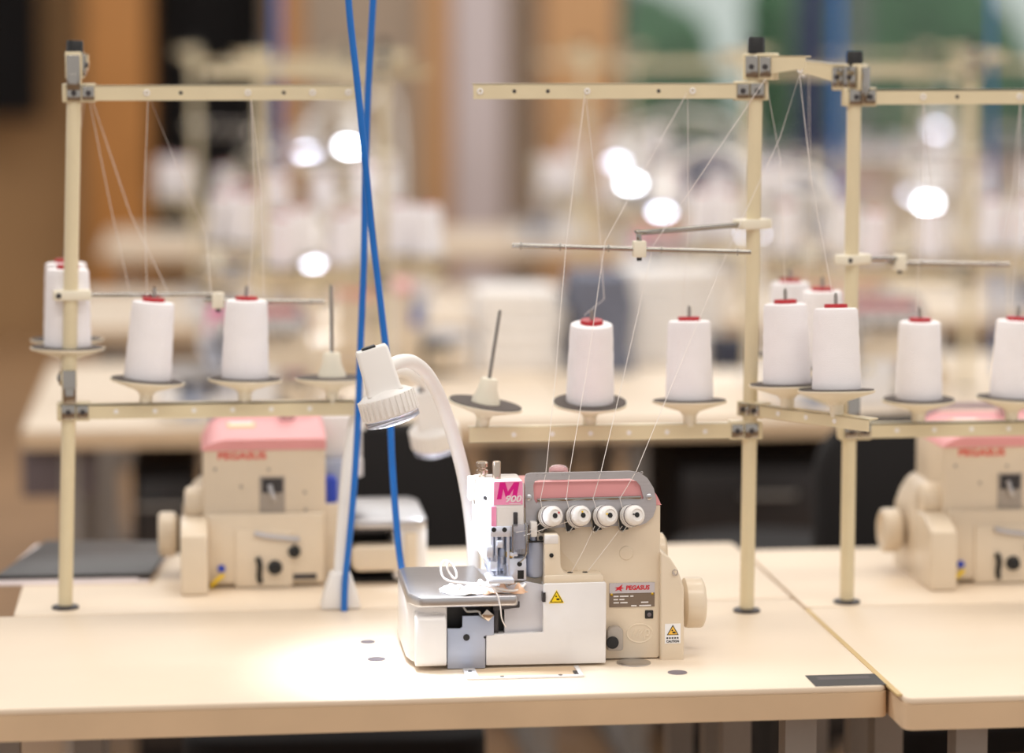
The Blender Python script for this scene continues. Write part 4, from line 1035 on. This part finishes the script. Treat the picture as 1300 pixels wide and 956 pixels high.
# far blue hoses
def far_hose(px, y, label, r=.009, lean=0):
    a = WY(px, -30, y); b = WY(px + lean, 330, y)
    tag(MB().tube([(a.x, y, 2.6), (a.x, y, a.z), (b.x, y, T + .02)], r, 8, 5).build('air_hose', 'blue_hose'), label, 'hose')
far_hose(1064, B3_ + .5, 'blurred blue air hose beside the navy pillar', .012)
far_hose(1258, B2 + .55, 'blurred blue air hose above the second bench', .005, 10)
far_hose(352, B3_ + .62, 'blurred blue air hose in front of the slim timber post', .010)
# piles of cloth and boxes on the benches
def pile(name, px, py, y, wd, dp, hg, m, label, cat):
    q = WY(px, py, y); t = thing(name, label, cat, (q.x, y, T)); n = 5
    for i in range(n):
        MB().prism(rrect(-wd / 2 + .006 * ((i * 7) % 3), wd / 2 - .005 * ((i * 5) % 3), -dp / 2, dp / 2, .02), 'z', hg * i / n, hg * (i + .96) / n).build('folded_cloth', m, t, .006)
pile('fabric_pile', 880, 200, B4 + .75, .7, .4, .35, 'grey_fabric', 'tall pile of grey folded cloth on the fourth bench', 'fabric pile')
pile('fabric_pile', 1062, 270, B4 + .8, .4, .4, .2, 'fabric_white', 'pile of white folded cloth on the fourth bench', 'fabric pile')
pile('fabric_pile', 655, 440, B2 + 1.0, .22, .22, .20, 'fabric_white', 'narrow white stack of folded cloth on the second bench', 'fabric pile')
pile('fabric_pile', 758, 440, B2 + .95, .15, .25, .24, 'grey_fabric', 'narrow grey stack of folded cloth on the second bench', 'fabric pile')
pile('fabric_pile', 850, 440, B2 + 1.08, .25, .18, .24, 'fabric_white', 'wide white stack of folded cloth on the second bench beside the black box', 'fabric pile')
q = WZ(928, 466); o = MB().box(-.05, .05, -.05, .05, 0, .075).build('box', 'navy_box', bevel=.004); o.location = (q.x, q.y, T); tag(o, 'small black box standing on the second bench', 'box')
q = WY(75, 590, B2 + .12); o = MB().box(-.075, .075, -.06, .06, 0, .11).build('control_box', 'grey_box', bevel=.006); o.location = (q.x, B2 + .12, T - .151); tag(o, 'grey motor control box fixed under the second bench', 'control box')
# black drawer units added to darken the space under the second bench
def drawers(px, y, wd, label):
    q = WY(px, 620, y); t = thing('drawer_unit', label, 'drawers', (q.x, y, 0))
    bx(-wd / 2, wd / 2, -.2, .2, .04, .68).build('body', 'dark_cloth', t, .004)
    for i in range(3):
        z = .07 + i * .20
        d_ = bx(-wd / 2 + .012, wd / 2 - .012, -.215, -.2, z, z + .185).build('drawer', 'black_cover', t, .003)
        MB().tube([(-.06, -.215, z + .13), (-.055, -.235, z + .13), (.055, -.235, z + .13), (.06, -.215, z + .13)], .005, 6).build('handle', 'table_metal', d_)
    bx(-wd / 2 + .03, wd / 2 - .03, -.17, .17, 0, .04).build('plinth', 'black_plastic', t)
drawers(950, B2 + .32, .40, 'wide black drawer unit added for darkness under the second bench behind the stool')
drawers(212, B2 + .32, .14, 'narrow black drawer unit added for darkness under the curtain end of the second bench')
